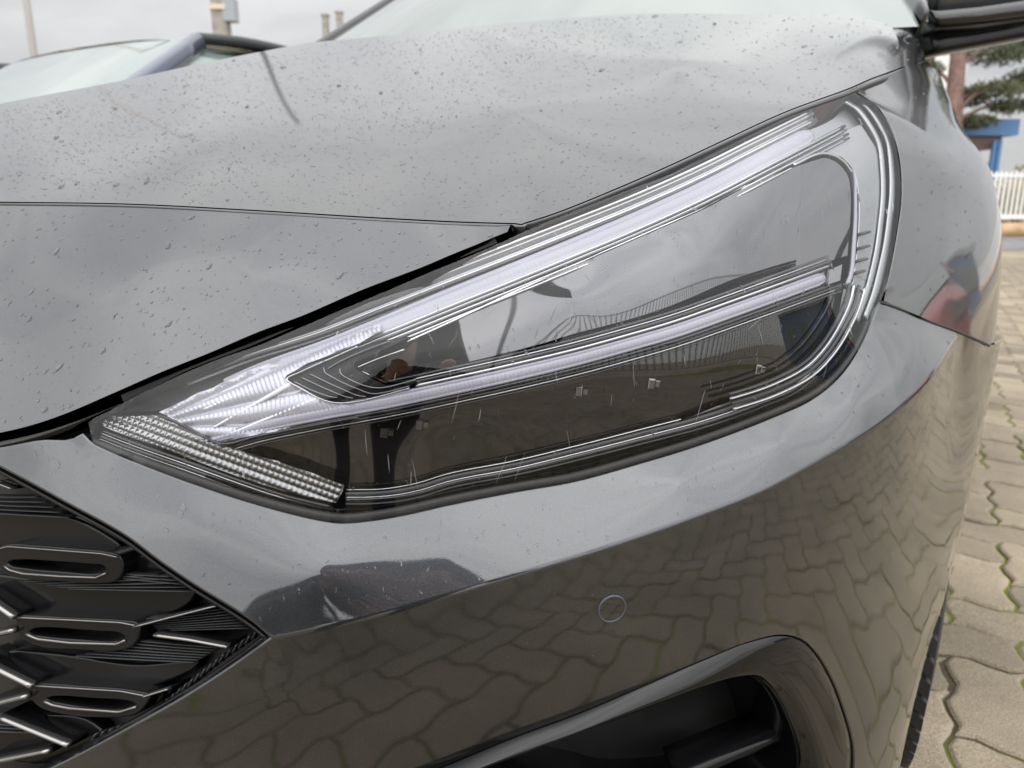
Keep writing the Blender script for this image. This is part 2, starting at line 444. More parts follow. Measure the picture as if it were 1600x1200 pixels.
# ---- hood
hood_c = cat3(hoodlip[::3], hoodside[::3], hoodrear[::3], hoodleft[::3], hood_mid)
hood_s = Surf('px', PW(hood_c), 1.5e-5)
hood_out = cat3(hoodlip, [(814, 350.0, .4648)], hoodside, hoodrear[1:], hoodleft[1:-1])
g = sheet(hood_s, hood_out[:, :2]/1000, step=.013, rim=True, ring=.0025, rimdepth=.022)
hood = g.build('hood', M['paint'], car_root)
HOOD_POLY = hood_out[:, :2]

# ---- front panel between hood, grille and headlight (continues the bumper cover)
nose_low = spl([(797, 352, .4625), (796, 359, .4612), (775, 369, .4595), (700, 400, .4560), (665, 415, .4553), (560, 455, .4572), (475, 492, .4610), (400, 520, .4650), (330, 550, .4685), (250, 582, .4730), (175, 615, .4780), (100, 647, .4840), (50, 664, .4895), (0, 676, .4960), (-100, 692, .512), (-160, 690, .525)], 90)
nose_top = np.array([(x, y+6.2, d-.0014) for x, y, d in hoodlip if x > -200 and x < 780])
nose_c = cat3(nose_top[::3], nose_low[::4], [(400, 430, .488), (200, 470, .515), (0, 500, .558), (600, 400, .4715), (-100, 500, .585)])
nose_s = Surf('px', PW(nose_c), 1e-6)
nose_out = cat3(nose_top, nose_low)
g = sheet(nose_s, nose_out[:, :2]/1000, step=.012, rim=True, ring=.002, rimdepth=.014)
nose = g.build('front_panel', M['paint'], car_root)
NOSE_POLY = nose_out[:, :2]

# ---- bumper: upper ledge (reflects the sky) and lower face (reflects the paving), one part
ledge_left = spl([(-120, 664, .53), (-118, 700, .520), (-60, 706, .508), (0, 701, .496), (65, 690, .485), (110, 689, .480), (128, 680, .478)], 20)
ledge_c = cat3(hl_low[::2], shut_a[::2], crease[::4], grille_up[::2], ledge_left[::2],
    [(300, 835, .4475), (500, 893, .4318), (700, 862, .4297), (880, 816, .4325), (1060, 752, .4428), (1220, 690, .4638), (1330, 622, .4965), (1400, 560, .5410), (1440, 525, .595)])
ledge_s = Surf('px', PW(ledge_c), 2e-7)
ledge_out = cat3(hl_low, shut_a[1:], crease[::-1][1:], grille_up[1:], ledge_left[1:-1])

# lower face in the cylinder parametrisation (runs round the corner of the car)
low_right = [(1545, 541, .780), (1535, 607, .775), (1525, 675, .765), (1512, 750, .760), (1506, 800, .756), (1492, 850, .752), (1475, 937, .745), (1457, 996, .740), (1437, 1069, .735), (1417, 1141, .730), (1402, 1200, .725), (1380, 1290, .715)]
low_hid = [(1546, 520, .99), (1539, 607, .95), (1526, 700, .90), (1507, 800, .86), (1482, 900, .825), (1453, 1000, .805), (1423, 1100, .79), (1393, 1200, .775), (1366, 1290, .76)]
low_mid = [(1385, 1060, .602), (1320, 1340, .60)]
drop = []
for x, y, d in crease[:104:9]:
    p = PW([(x, y, d)])[0]; o = np.array([p[0]-CYL[0], p[1]-CYL[1]]); o /= np.linalg.norm(o)
    for dz, sh in ((.035, .0004), (.085, -.003), (.14, -.010), (.20, -.022), (.27, -.042)): drop.append(p+np.array([o[0]*sh, o[1]*sh, -dz]))
drop = np.array(drop); dpx = proj(drop)
ok_ = np.array([not in_poly(np.array([[x, y]]), np.array([(430, 990), (-200, 1300), (-300, 900), (0, 700)]))[0] for x, y, _ in dpx]); drop = drop[ok_]
low_c = cat3(crease[::4], shut[18:], grille_low[::2], low_right, low_hid, low_mid)
low_s = Surf('cyl', np.concatenate([PW(low_c), drop]), 8e-6)
low_right_q = None
bottom = spl([(1340, 1420, .745), (1270, 1420, .67), (1100, 1440, .545), (800, 1440, .497), (400, 1440, .500), (100, 1420, .515), (-160, 1360, .533), (-160, 1300, .523)], 50)
hid_edge = spl([tuple(shut[-1]), (1546, 520, .99)], 8)
hid_down = spl(low_hid+[(1340, 1420, .745)], 40)
low_pts = cat3(PW(crease), PW(shut[18:]), PW(hid_edge[1:]), PW(hid_down[1:]), PW(bottom[1:]), PW(grille_low[::-1][1:-1]))
low_q = low_s.toq(low_pts)[0]
# fog duct opening, seen in the picture
fog_px = cat3(spl([(600, 1232), (682, 1199), (800, 1151), (900, 1114), (1000, 1072), (1100, 1029), (1175, 1000), (1225, 990), (1255, 997), (1275, 1015), (1300, 1055), (1322, 1112), (1335, 1162), (1336, 1200), (1330, 1260)], 80),
    spl([(1300, 1310), (1100, 1350), (800, 1370), (600, 1350), (520, 1300), (560, 1255)], 40))
fog_P = low_s.hit(fog_px)
fog_q = low_s.toq(fog_P)[0]
cr3 = PW(spl(crease[:, :3], 400))
crd = spl([tuple(x) for x in crease[::6]]+[tuple(crease[-1])], 260)
def crease_rows(sgn):
    t = np.gradient(crd[:, :2], axis=0); t /= np.linalg.norm(t, axis=1)[:, None]; nrm_ = np.column_stack([-t[:, 1], t[:, 0]])*sgn
    return [crd[:, :2]+nrm_*r for r in (5.5, 11.0, 18.0)]
G = Geo()
sheet(ledge_s, ledge_out[:, :2]/1000, step=.0095, rim=True, ring=.0016, rimdepth=.010, geo=G, norim=cr3, extra=np.concatenate(crease_rows(-1))/1000)
nled = len(G.v); led_loop = list(G.last[0])
sheet(low_s, low_q, holes=[fog_q], step=.0062, rim=[0, 1], ring=.0016, rimdepth=.008, geo=G, norim=np.concatenate([cr3, PW(spl(shut[16:], 80)), PW(spl([tuple(x) for x in hid_edge], 60))]), extra=low_s.toq(low_s.hit(np.concatenate([r[::2] for r in crease_rows(1)])))[0])
snap = np.concatenate([PW(spl(crease[:, :3], 1600)), PW(spl(shut[18:], 200))])
for i in [nled+k for k in G.last[0]]+led_loop:
    v = np.array(G.v[i]); dd_ = np.sqrt(((snap-v)**2).sum(1)); k = dd_.argmin()
    if dd_[k] < .005: G.v[i] = tuple(snap[k])
# round the crease: share averaged normals where both sheets meet, and ease the neighbours
V = np.array(G.v); NN = np.array(G.n)
d2 = np.full(len(V), 9.0)
for k in range(0, len(V), 2000):
    d2[k:k+2000] = np.sqrt(((V[k:k+2000, None]-snap[None, :1600])**2).sum(-1)).min(1)
near = d2 < .0004
led_i = [i for i in np.where(near)[0] if i < nled]; low_i = [i for i in np.where(near)[0] if i >= nled]
for A_, B_ in ((led_i, low_i), (low_i, led_i)):
    for i in A_:
        j = min(B_, key=lambda k: ((V[i]-V[k])**2).sum())
        a = NN[i]+NN[j]; a /= np.linalg.norm(a); G.n[i] = tuple(a)
bumper = G.build('bumper', M['paint'], car_root)
sp3 = PW(shut); tube(sp3+(sp3-CAM)/np.linalg.norm(sp3-CAM, axis=1)[:, None]*.0016, .0017, sides=8).build('seam_shade', M['rubber'], bumper)  # black tube added as the shade of the open shut line

# ---- headlight outline (clear lens) and the fender
lens_top = spl([(130, 668, .4775), (145, 655, .4768), (168, 644, .4758), (200, 625, .4745), (250, 600, .4722), (300, 577, .4698), (350, 557, .4673), (400, 540, .4650), (475, 508, .4610), (540, 480, .4580), (600, 455, .4560), (675, 423, .4550), (737, 398, .4552), (775, 382, .4560), (810, 366, .4570), (850, 348, .4590), (925, 318, .4640), (975, 299, .4685), (1050, 270, .4790), (1125, 233, .4960), (1225, 185, .5360), (1325, 142, .604)], 110)
lens_out = spl([(1333, 139, .611), (1350, 146, .617), (1372, 167, .622), (1392, 197, .628), (1402, 230, .630), (1407, 260, .630), (1409, 300, .627), (1406, 337, .620), (1400, 375, .609), (1391, 420, .592), (1381, 462, .573)], 50)
lens_low = np.array([(x, y, d) for x, y, d in hl_low[::-1]])
HL_OUT = cat3(lens_top, lens_out, lens_low[1:-1])
hl_c = cat3(lens_top[::3], lens_out[::3], hl_low[::3], [(600, 630, .4275), (900, 600, .4310), (900, 500, .4300), (900, 420, .4400), (600, 540, .4285), (1100, 501, .4473), (1100, 380, .4570), (1225, 457, .4720), (1225, 320, .4870), (300, 690, .4512), (300, 640, .4550), (450, 700, .4385), (450, 610, .4362), (750, 560, .4248), (1310, 430, .5180), (1300, 300, .5310), (1180, 560, .4627), (950, 650, .4390), (700, 700, .4329)])
hl_s = Surf('px', PW(hl_c), 1e-6)

fen_rows = [
 [(1446, 93, 1.12), (1464, 112, 1.15), (1474, 130, 1.22), (1462, 150, 1.38)],
 [(1414, 103, .82), (1455, 135, .89), (1488, 165, 1.03), (1482, 190, 1.28)],
 [(1360, 125, .658), (1440, 160, .76), (1503, 200, .95), (1500, 225, 1.22)],
 [(1335, 139, .613), (1440, 190, .71), (1520, 225, .90), (1518, 250, 1.20)],
 [(1372, 167, .622), (1460, 215, .712), (1537, 250, .90), (1537, 275, 1.18)],
 [(1402, 230, .630), (1490, 262, .722), (1549, 290, .875), (1550, 310, 1.16)],
 [(1409, 300, .627), (1490, 325, .712), (1557, 345, .855), (1556, 355, 1.13)],
 [(1400, 375, .609), (1490, 405, .692), (1557, 425, .822), (1556, 420, 1.08)],
 [(1381, 470, .574), (1460, 504, .646), (1547, 540, .785), (1549, 515, 1.0)]]
cols = np.array([spl(r, 16) for r in fen_rows])
rows = np.array([spl(cols[:, j], 46) for j in range(16)])      # 16 x 46
fine = np.array([spl(rows[:, i], 44) for i in range(46)])      # 46 x 44
FEN = PW(fine.reshape(-1, 3)).reshape(46, 44, 3)
g = Geo(); f = []
for i in range(45):
    for j in range(43):
        a = i*44+j; f.append((a, a+44, a+45, a+1))
du = np.gradient(FEN, axis=0); dv = np.gradient(FEN, axis=1); nn = np.cross(du, dv); nn /= np.linalg.norm(nn, axis=2)[..., None]
if (nn[20, 5]@(CAM-FEN[20, 5])) < 0: nn = -nn
g.add(FEN.reshape(-1, 3), f, nn.reshape(-1, 3))
# folded edges along the hood, headlight and bumper
edge = [(i, 0) for i in range(46)] + [(45, j) for j in range(1, 44)]
pe = np.array([FEN[i, j] for i, j in edge]); ne = np.array([nn[i, j] for i, j in edge])
ins = np.array([FEN[min(max(i-(1 if i == 45 and j > 0 else 0), 0), 45), min(j+1 if j == 0 else j, 43)] for i, j in edge])-pe
ins /= np.linalg.norm(ins, axis=1)[:, None]+1e-12
prev = [i*44+j for i, j in edge]
for s_, c_ in ((.5, .134), (.866, .5), (1, 1), (1, 8)):
    q = pe-ins*(.0016*s_)-ne*(.0016*c_); nr = ne*(1-min(c_, 1))-ins*s_
    nr /= np.linalg.norm(nr, axis=1)[:, None]
    b_ = g.add(q, [], nr); cur = list(range(b_, b_+len(q)))
    for i in range(len(q)-1): g.f.append((prev[i], prev[i+1], cur[i+1], cur[i])); g.mi.append(0)
    prev = cur
fender = g.build('fender', M['paint'], car_root)

# dark structure behind the shut lines
back_c = cat3(hl_c, hoodlip[::4], nose_low[::6])
def backing(name, pxpoly, surf, off, m, parent, step=.03):
    g = sheet(surf, np.asarray(pxpoly, float)[:, :2]/1000, step=step, off=off, rim=True, ring=.001, rimdepth=.004)
    return g.build(name, m, parent)
gap = Surf('px', PW(cat3(hoodlip[::3], nose_low[::4], hoodside[:30:3], lens_top[::5])), 1e-6)
nl = nose_low[4:-2, :2]
backing('slam_panel', np.concatenate([nl+[-6, -16], (nl+[4, 17])[::-1]]), gap, .0075, mat('grey_slam_panel', (.075, .073, .070), .5), car_root)
# ---------------------------------------------------------------- headlight: housing (the part) with its lens, light bars and prisms as sub-parts
M['tail_guide'] = mat('clear_ribbed_guide', (.40, .40, .46), .16, .25, Coat_Weight=.6, Coat_Roughness=.05)
def hp(pts, off=0.0):
    """picture points on the lens surface, set back by off metres"""
    a = np.asarray(pts, float)[:, :2]
    return hl_s.pt(a/1000, off), hl_s.nrm(a/1000)
MPP = .455/F          # metres per picture pixel near the lens
def hsheet(name, poly, off, m, parent, step=.010, disp=None, rim=False, ring=.0006, rimdepth=.004, holes=(), geo=None, build=True, mi=0):
    g = sheet(hl_s, np.asarray(poly, float)[:, :2]/1000, holes=[np.asarray(h, float)[:, :2]/1000 for h in holes], step=step, off=off, disp=disp, rim=rim, ring=ring, rimdepth=rimdepth, geo=geo, m=mi)
    return g.build(name, m, parent) if build else g
def hbar(name, pts, off, wpx, h, m, parent, n=60, prof=None, taper=None, geo=None, build=True, sink=.35):
    c = spl([tuple(x) for x in pts], n)
    p, nn = hp(c, off)
    d = proj(p)[:, 2]
    g = sweep(p, nn, np.asarray(wpx)*d/F, h, prof=prof, taper=taper, geo=geo, sink=sink)
    return g.build(name, m, parent) if build else g

def shrink(poly, r):
    """inset a closed picture polygon by r pixels"""
    p = np.asarray(poly, float)[:, :2]
    if loop_area(p) < 0: p = p[::-1]
    t = np.roll(p, -1, 0)-np.roll(p, 1, 0); t /= np.linalg.norm(t, axis=1)[:, None]+1e-9
    q = p+np.column_stack([-t[:, 1], t[:, 0]])*r
    dd = seg_dist(q, p); ok = dd > r*.97
    return q[ok]

# housing: a black tub behind the lens, following its outline
tub_front = shrink(HL_OUT, 2.0)
G = Geo()
q0 = tub_front[::2]
ringsV = []
for k, (ins, off) in enumerate(((0, .006), (0, .014), (3, .05), (14, .062))):
    pl = q0 if ins == 0 else None
    c = q0 if ins == 0 else q0+(-(q0-q0.mean(0))*(ins/400.0))
    ringsV.append(hl_s.pt(c/1000, off))
n = len(q0); f = []
for k in range(3):
    for i in range(n):
        j = (i+1) % n; f.append((k*n+i, k*n+j, (k+1)*n+j, (k+1)*n+i))
G.add(np.concatenate(ringsV), f)
c = q0+(-(q0-q0.mean(0))*(14/400.0))
sheet(hl_s, c/1000, step=.03, off=.062, geo=G)
headlight = G.build('headlight', M['black_satin'], car_root, label='left headlight with two white light bars behind a wet clear lens')

# lower seal: dark rubber lip between lens and bumper, and the serrated strip above it
def offs_curve(cv, r):
    c = np.asarray(cv, float)[:, :2]; t = np.gradient(c, axis=0); t /= np.linalg.norm(t, axis=1)[:, None]+1e-9
    return c+np.column_stack([t[:, 1], -t[:, 0]])*r
low2 = hl_low[2:-2]
G = Geo()
w_seal = np.interp(np.linspace(0, 1, 90), [0, .1, .35, .6, .8, 1], [9, 17, 18, 15, 12, 6])
cc = spl([tuple(x) for x in offs_curve(low2, 9)[::4]], 90); p, nn = hp(cc, .0045)
sweep(p, nn, w_seal*proj(p)[:, 2]/F, .0025, geo=G)
G.build('rubber_seal', M['rubber'], headlight)
G = Geo()
cc = spl([tuple(x) for x in offs_curve(low2, 21)[14::4]], 300); p, nn = hp(cc, .008)
for i in range(0, 300, 1):
    pass
t = np.gradient(p, axis=0); t /= np.linalg.norm(t, axis=1)[:, None]; b_ = np.cross(t, nn)
for i in range(1, 299):
    a = p[i]; s1 = t[i]*.0007; s2 = b_[i]*.0012
    V = [a-s1-s2, a+s1-s2, a+s1+s2, a-s1+s2, a-s2*.6+nn[i]*.0012, a+s2*.6+nn[i]*.0012]
    G.add(V, [(0, 1, 5, 4), (3, 2, 5, 4)][:1]+[(1, 2, 5), (2, 3, 4, 5), (3, 0, 4)])
o = G.build('serrated_strip', M['black_gloss'], headlight, smooth=False, kind='stuff')

# ---- main bezel: smoked mirror above the lower bar, piano black below it
mir = cat3(spl([(552, 572), (700, 507), (800, 460), (900, 415), (1025, 360), (1100, 327), (1170, 290), (1250, 258), (1284, 247)], 50),
           spl([(1290, 246.5), (1306, 253), (1318, 264), (1326, 278), (1329, 300), (1329, 330), (1327, 360), (1324, 400)], 24),
           spl([(1321, 400), (1200, 440), (1050, 490), (900, 531), (800, 559), (700, 583), (650, 594), (604, 601)], 44))
mlow = [(604, 601), (650, 594), (700, 583), (800, 559), (900, 531), (1000, 504), (1100, 474), (1200, 440), (1322, 400)]
mtop = [(552, 572), (700, 507), (800, 460), (900, 415), (1000, 371), (1100, 327), (1200, 277), (1284, 247)]
def lens_d(x, y): return 1/hl_s.val(np.array([[x/1000, y/1000]]))[0]
mc = [(x, y, lens_d(x, y)+o_) for (x, y), o_ in zip([mlow[0], mlow[4], mlow[6], mlow[8]], (.029, .029, .029, .029))]+[(x, y, lens_d(x, y)+o_) for (x, y), o_ in zip([mtop[0], mtop[3], mtop[5], mtop[7]], (.026, .016, .0095, .0065))]
ms0 = Surf('px', Pn(mc), 1e-7)
mc += [(x, y, 1/ms0.val(np.array([[x/1000, y/1000]]))[0]-.0013) for x, y in ((700, 545), (900, 473), (1100, 400), (1280, 320))]
mir_s = Surf('px', Pn(mc), 1e-5)
g = sheet(mir_s, mir/1000, step=.010, rim=True, ring=.0008, rimdepth=.006); g.build('mirror_bezel', M['smoke_chrome'], headlight)
# bezel edge lines
hbar('bezel_trim', [(602, 601), (576, 586), (553, 572), (600, 550), (700, 505), (800, 458), (900, 413), (1025, 358), (1100, 325), (1170, 288)], .0165, 3.0, .0006, M['chrome'], headlight, n=90)
hbar('bezel_trim', [(556, 575), (590, 561), (632, 546)], .0160, 2.2, .0005, M['chrome'], headlight, n=20)
# thick clear border right of the mirror bezel, with small steps
edge_r = [(1296, 236), (1316, 248), (1331, 268), (1336, 300), (1336, 340), (1334, 380), (1329, 430), (1322, 447)]
hbar('end_strip', [(1331, 262), (1335.5, 285), (1336, 310), (1336, 345), (1334, 380), (1329, 430), (1323, 446)], .014, np.interp(np.linspace(0, 1, 60), [0, .25, .7, 1], [2, 7, 10, 9]), .0014, M['light_bar'], headlight)
hbar('bezel_trim', [(1240, 258), (1284, 240), (1302, 243), (1318, 253), (1331, 270)], .0150, 5, .001, M['chrome_soft'], headlight, n=40)
end_panel = cat3(spl([(1296, 238), (1240, 255), (1180, 283), (1150, 296), (1200, 262), (1300, 212), (1345, 195)], 50),
                 spl([(1352, 205), (1372, 240), (1378, 290), (1372, 340), (1362, 400), (1350, 455)], 30),
                 spl([(1346, 455), (1330, 450)], 4), spl([(1334, 440), (1341, 380), (1342, 300), (1334, 265), (1316, 245)], 30))
hsheet('end_reflector', end_panel, .021, M['reflector'], headlight, rim=True)
for k, (x, y) in enumerate([(1348, 366), (1347, 388), (1344, 408), (1340, 427)]):
    hbar('louvre', [(x-8, y+1), (x+7, y-3)], .0185, 5.0, .003, M['dark_trim'], headlight, n=4)
hbar('joint_strip', [(1316, 445), (1330, 448), (1346, 455)], .0125, 4, .0016, M['black_gloss'], headlight, n=12)

# ---- lower black panel
piano = cat3(spl([(536, 762), (600, 764), (650, 755), (700, 740), (800, 721), (900, 697), (1000, 672), (1100, 645), (1125, 634), (1190, 612), (1245, 586), (1280, 552), (1302, 517), (1312, 480), (1317, 452)], 80),
             spl([(1314, 444), (1200, 482), (1050, 540), (950, 569), (850, 595), (760, 618), (650, 645), (560, 662), (480, 676), (420, 688), (362, 699)], 60),
             spl([(380, 704), (440, 720), (500, 742), (532, 757)], 14))
hsheet('lower_bezel', piano, .024, M['piano'], headlight, rim=True, ring=.0008, rimdepth=.008)
# lamp units glimpsed behind the black panel
for x, y in ((600, 676), (655, 664), (905, 612), (1018, 600), (1185, 578)):
    hp_, hn = hp([(x, y)], .0235)
    g = Geo(); t1 = np.array([1.0, -.25, -.1]); t1 -= hn[0]*(t1@hn[0]); t1 /= np.linalg.norm(t1); t2 = np.cross(hn[0], t1)
    for dx, dz, sx, sz in ((0, 0, .0022, .0034), (.0040, .0004, .0018, .0022)):
        a = hp_[0]+t1*dx+t2*dz
        V = [a-t1*sx-t2*sz, a+t1*sx-t2*sz, a+t1*sx+t2*sz, a-t1*sx+t2*sz]; V += [v*1+hn[0]*.0006-t2*.0002 for v in (a+(np.array(V)-a)*.78)]
        g.add(V, [(4, 5, 6, 7), (0, 1, 5, 4), (1, 2, 6, 5), (2, 3, 7, 6), (3, 0, 4, 7)])
    g.build('led_module', M['dark_chrome'] if 'dark_chrome' in M else M['smoke_chrome'], headlight, smooth=False)
# white and grey mouldings along the lower edge
rim_line = [(540, 765), (600, 763.5), (650, 755), (700, 740), (800, 720.5), (900, 696.5), (1000, 671), (1100, 644.5), (1190, 612), (1245, 586), (1280, 551)]
hbar('lower_moulding', rim_line, .020, 2.4, .0010, M['chrome_soft'], headlight, n=120)
for r_, wv, m_ in ((7, 7, 'dark_trim'), (11.5, 2.2, 'chrome_soft'), (17, 8, 'black_gloss'), (22, 2, 'dark_trim')):
    cv = spl(rim_line, 80); t = np.gradient(cv, axis=0); t /= np.linalg.norm(t, axis=1)[:, None]
    cv = cv+np.column_stack([-t[:, 1], t[:, 0]])*r_
    hbar('lower_moulding', [tuple(x) for x in cv[::4]], .0175-.0003*r_, wv, .0011, M[m_], headlight, n=100)
# broad silver flank at the outer end
flank = cat3(spl([(1060, 659), (1125, 633), (1190, 612), (1245, 586.5), (1280, 552), (1302, 517), (1312, 482), (1318, 450)], 50),
             spl([(1346, 456), (1338, 480), (1325, 505), (1300, 548), (1264, 585), (1200, 617), (1130, 640)], 50))
hsheet('outer_flank', flank, .018, M['chrome_soft'], headlight, rim=True, ring=.001)
for k, (r0, wv, m_) in enumerate(((10, 5, 'chrome_soft'), (19, 6, 'dark_trim'), (27, 5, 'chrome_soft'), (34, 4, 'dark_trim'))):
    cv = spl([(1352, 450), (1344, 480), (1332, 507), (1308, 548), (1272, 587), (1215, 618), (1130, 646)], 60); t = np.gradient(cv, axis=0); t /= np.linalg.norm(t, axis=1)[:, None]
    cv = cv+np.column_stack([-t[:, 1], t[:, 0]])*(r0-8)
    hbar('outer_moulding', [tuple(x) for x in cv[::4]], .013-.0002*r0, wv, .0016, M[m_], headlight, n=70)
outer_c = [(1330, 150), (1352, 164), (1372, 190), (1388, 222), (1393, 260), (1394, 300), (1390, 345), (1383, 395), (1368, 455), (1352, 497)]
hbar('outer_moulding', outer_c, .012, np.interp(np.linspace(0, 1, 60), [0, .3, .8, 1], [12, 18, 20, 12]), .0012, M['reflector'], headlight)
hbar('outer_moulding', [(x-14, y+4) for x, y in outer_c], .018, 15, .0012, M['reflector'], headlight)

# ---- upper light bar: reflector ridges, white guide, lower steps
up = [(300, 617), (400, 578), (500, 546), (600, 507), (700, 466), (800, 426), (900, 385), (1000, 343), (1100, 297), (1200, 245), (1310, 187)]
def upc(dy0, dy1, x0=0, x1=9999):
    c = spl(up, 60); s = np.linspace(0, 1, 60); t = np.gradient(c, axis=0); t /= np.linalg.norm(t, axis=1)[:, None]
    c = c+np.column_stack([-t[:, 1], t[:, 0]])*(dy0+(dy1-dy0)*s)[:, None]
    c = c[(c[:, 0] >= x0) & (c[:, 0] <= x1)]
    return [tuple(x) for x in c[::3]]
# big reflector tray under everything in the upper part
tray = cat3(offs_curve(lens_top[4:], -6), [(1350, 172), (1366, 200), (1372, 236), (1300, 222), (1240, 262), (1170, 296), (1100, 333), (1025, 366), (900, 421), (800, 467), (700, 513), (640, 540), (590, 541), (540, 556), (450, 598), (400, 620), (300, 655), (262, 640)])
hsheet('reflector_tray', tray, .030, M['reflector'], headlight)
for off_, wv, d0, d1, h_, m_ in ((.012, 9, -46, -30, .004, 'chrome_soft'), (.015, 8, -37, -25, .004, 'reflector'), (.0165, 8, -29, -20, .0018, 'reflector'), (.018, 8, -21, -15, .004, 'chrome_soft'),
                                 (.0185, 6, 17, 14, .003, 'chrome_soft'), (.0185, 5, 23, 20, .003, 'reflector'), (.018, 5, 29, 27, .0025, 'chrome_soft'), (.0175, 4, 34, 33, .0014, 'chrome_soft')):
    hbar('reflector_ridge', upc(d0, d1, 330 if d0 > 0 else 250, 1340), off_, wv, h_, M[m_], headlight, n=90)
NB = 420
BARP = [(-.5, -.6), (-.5, .15), (-.44, .62), (-.36, .70), (-.31, .45), (-.22, .85), (-.08, 1.0), (.08, 1.0), (.22, .85), (.31, .45), (.36, .70), (.44, .62), (.5, .15), (.5, -.6)]
c_up = spl([tuple(x) for x in upc(0, 0, 340)], NB)
w_up = np.interp(np.linspace(0, 1, NB), [0, .2, 1], [22, 26, 25])
hbar('upper_light_bar', [tuple(x) for x in c_up[::6]], .0165, np.interp(np.linspace(0, 1, NB), [0, .10, .25, .985, 1], [9, 27, 36, 31, 17]), .0019*(1+.10*np.cos(np.arange(NB)*2.1)), M['light_bar'], headlight, n=NB, prof=BARP)

# ---- lower light bar
lo = [(330, 688), (400, 667), (500, 646), (600, 628), (700, 607), (800, 585), (900, 561), (1000, 533.5), (1050, 519), (1150, 484), (1230, 455), (1287, 434)]
NB = 460
hbar('lower_light_bar', lo, .0135, np.interp(np.linspace(0, 1, NB), [0, .1, .3, .99, 1], [9, 22, 23, 20, 14]), .0016*(1+.09*np.cos(np.arange(NB)*2.1)), M['light_bar'], headlight, n=NB, prof=BARP)
def loc(r, x0=0):
    c = spl(lo, 70); t = np.gradient(c, axis=0); t /= np.linalg.norm(t, axis=1)[:, None]
    c = c+np.column_stack([-t[:, 1], t[:, 0]])*r
    return [tuple(x) for x in c[c[:, 0] > x0][::3]]+[]
for r_, wv, off_, h_, m_, x0 in ((-15, 5, .014, .002, 'chrome_soft', 640), (-21, 5, .0148, .002, 'black_gloss', 600), (-25.5, 3, .0150, .0016, 'chrome_soft', 640), (-30, 4, .0160, .0016, 'black_gloss', 600),
                                 (14, 5, .0145, .002, 'black_gloss', 340), (19, 4, .0152, .002, 'black_gloss', 350), (23.5, 3.2, .0155, .0016, 'chrome_soft', 355), (28, 4, .0165, .0016, 'black_gloss', 360)):
    pts = loc(r_, x0)
    ext = (np.array(pts[-1])-np.array(pts[-3])); pts.append(tuple(np.array(pts[-1])+ext/np.linalg.norm(ext)*30))
    hbar('trim_strip', pts, off_, wv, h_, M[m_], headlight, n=90)
blk = [(1291, 424), (1316, 413), (1313, 438), (1289, 446)]
hsheet('end_block', blk, .0135, M['chrome_soft'], headlight, rim=True)
hbar('end_block_frame', [(1292, 422), (1289, 447)], .013, 5, .002, M['black_gloss'], headlight, n=6)

# ---- ribbed tail where the two bars meet
tail = cat3(spl([(255, 646), (300, 668), (345, 690)], 12), spl([(352, 690), (400, 679), (470, 665), (530, 652), (560, 640)], 24),
            spl([(558, 630), (525, 631), (500, 622), (450, 596)], 14), spl([(452, 590), (500, 566), (560, 542), (600, 522)], 14), spl([(596, 510), (500, 543), (400, 580), (330, 612), (270, 637)], 30))
def tail_disp(q):
    x, y = q[:, 0]*1000, q[:, 1]*1000
    # fan of three ribbed flutes running to the left tip
    ang = np.degrees(np.arctan2(-(y-668), x-230))
    fl = np.abs(((ang-2)/11.5) % 1.0-.5)*2
    r = np.hypot(x-230, y-668)
    rib = .5+.5*np.cos(r*2*np.pi/7.0)
    return (.0030*(1-fl**2.0) + .0011*rib*(fl < .8))
hsheet('ribbed_guide', tail, .0155, M['tail_guide'], headlight, step=.0026, disp=tail_disp)
hbar('guide_edge', [(247, 648), (262, 653), (300, 671), (347, 693), (400, 682), (470, 668), (560, 652)], .0125, 4, .0015, M['black_gloss'], headlight, n=60)
for a, b in (((455, 600), (335, 668)), ((497, 622), (355, 680)), ((445, 588), (320, 640))):
    hbar('guide_rib', [a, ((a[0]+b[0])/2, (a[1]+b[1])/2), b], .0135, np.linspace(7, 3, 30), .0016, M['light_guide'], headlight, n=30)

# ---- black insert with raised ribs
ins = cat3(spl([(452, 592), (470, 584), (560, 544), (590, 535.5), (625, 529)], 24), spl([(640, 527), (600, 546), (552, 570), (556, 576), (602, 602)], 20), spl([(650, 596), (640, 603), (600, 615), (560, 625), (525, 627), (505, 622), (475, 607)], 20))
M['insert_black'] = mat('matt_black_insert', (.006, .006, .007), .55, 0, Specular_IOR_Level=.2)
hsheet('black_insert', ins, .0130, M['insert_black'], headlight, rim=True, ring=.001, rimdepth=.006)
hbar('insert_border', [(640, 606), (600, 617), (560, 627), (525, 629.5), (503, 624), (472, 608), (449, 594), (470, 583), (515, 563), (560, 543)], .0128, 3.5, .0016, M['chrome_soft'], headlight, n=70)
for pts in ([(460, 597), (490, 611), (522, 621), (528, 621)], [(472, 591), (510, 608), (545, 621), (552, 622)], [(484, 585), (530, 606), (565, 619), (572, 619)],
            [(507, 573), (508, 582), (520, 590), (560, 608), (582, 615), (600, 613), (640, 603)], [(532, 575), (533, 584), (545, 592), (575, 604), (592, 606), (650, 593)],
            [(512, 578), (530, 567), (570, 549), (610, 534)]):
    hbar('insert_rib', pts, .0122, 2.6, .0013, M['dark_chrome'] if 'dark_chrome' in M else M['chrome_soft'], headlight, n=30)

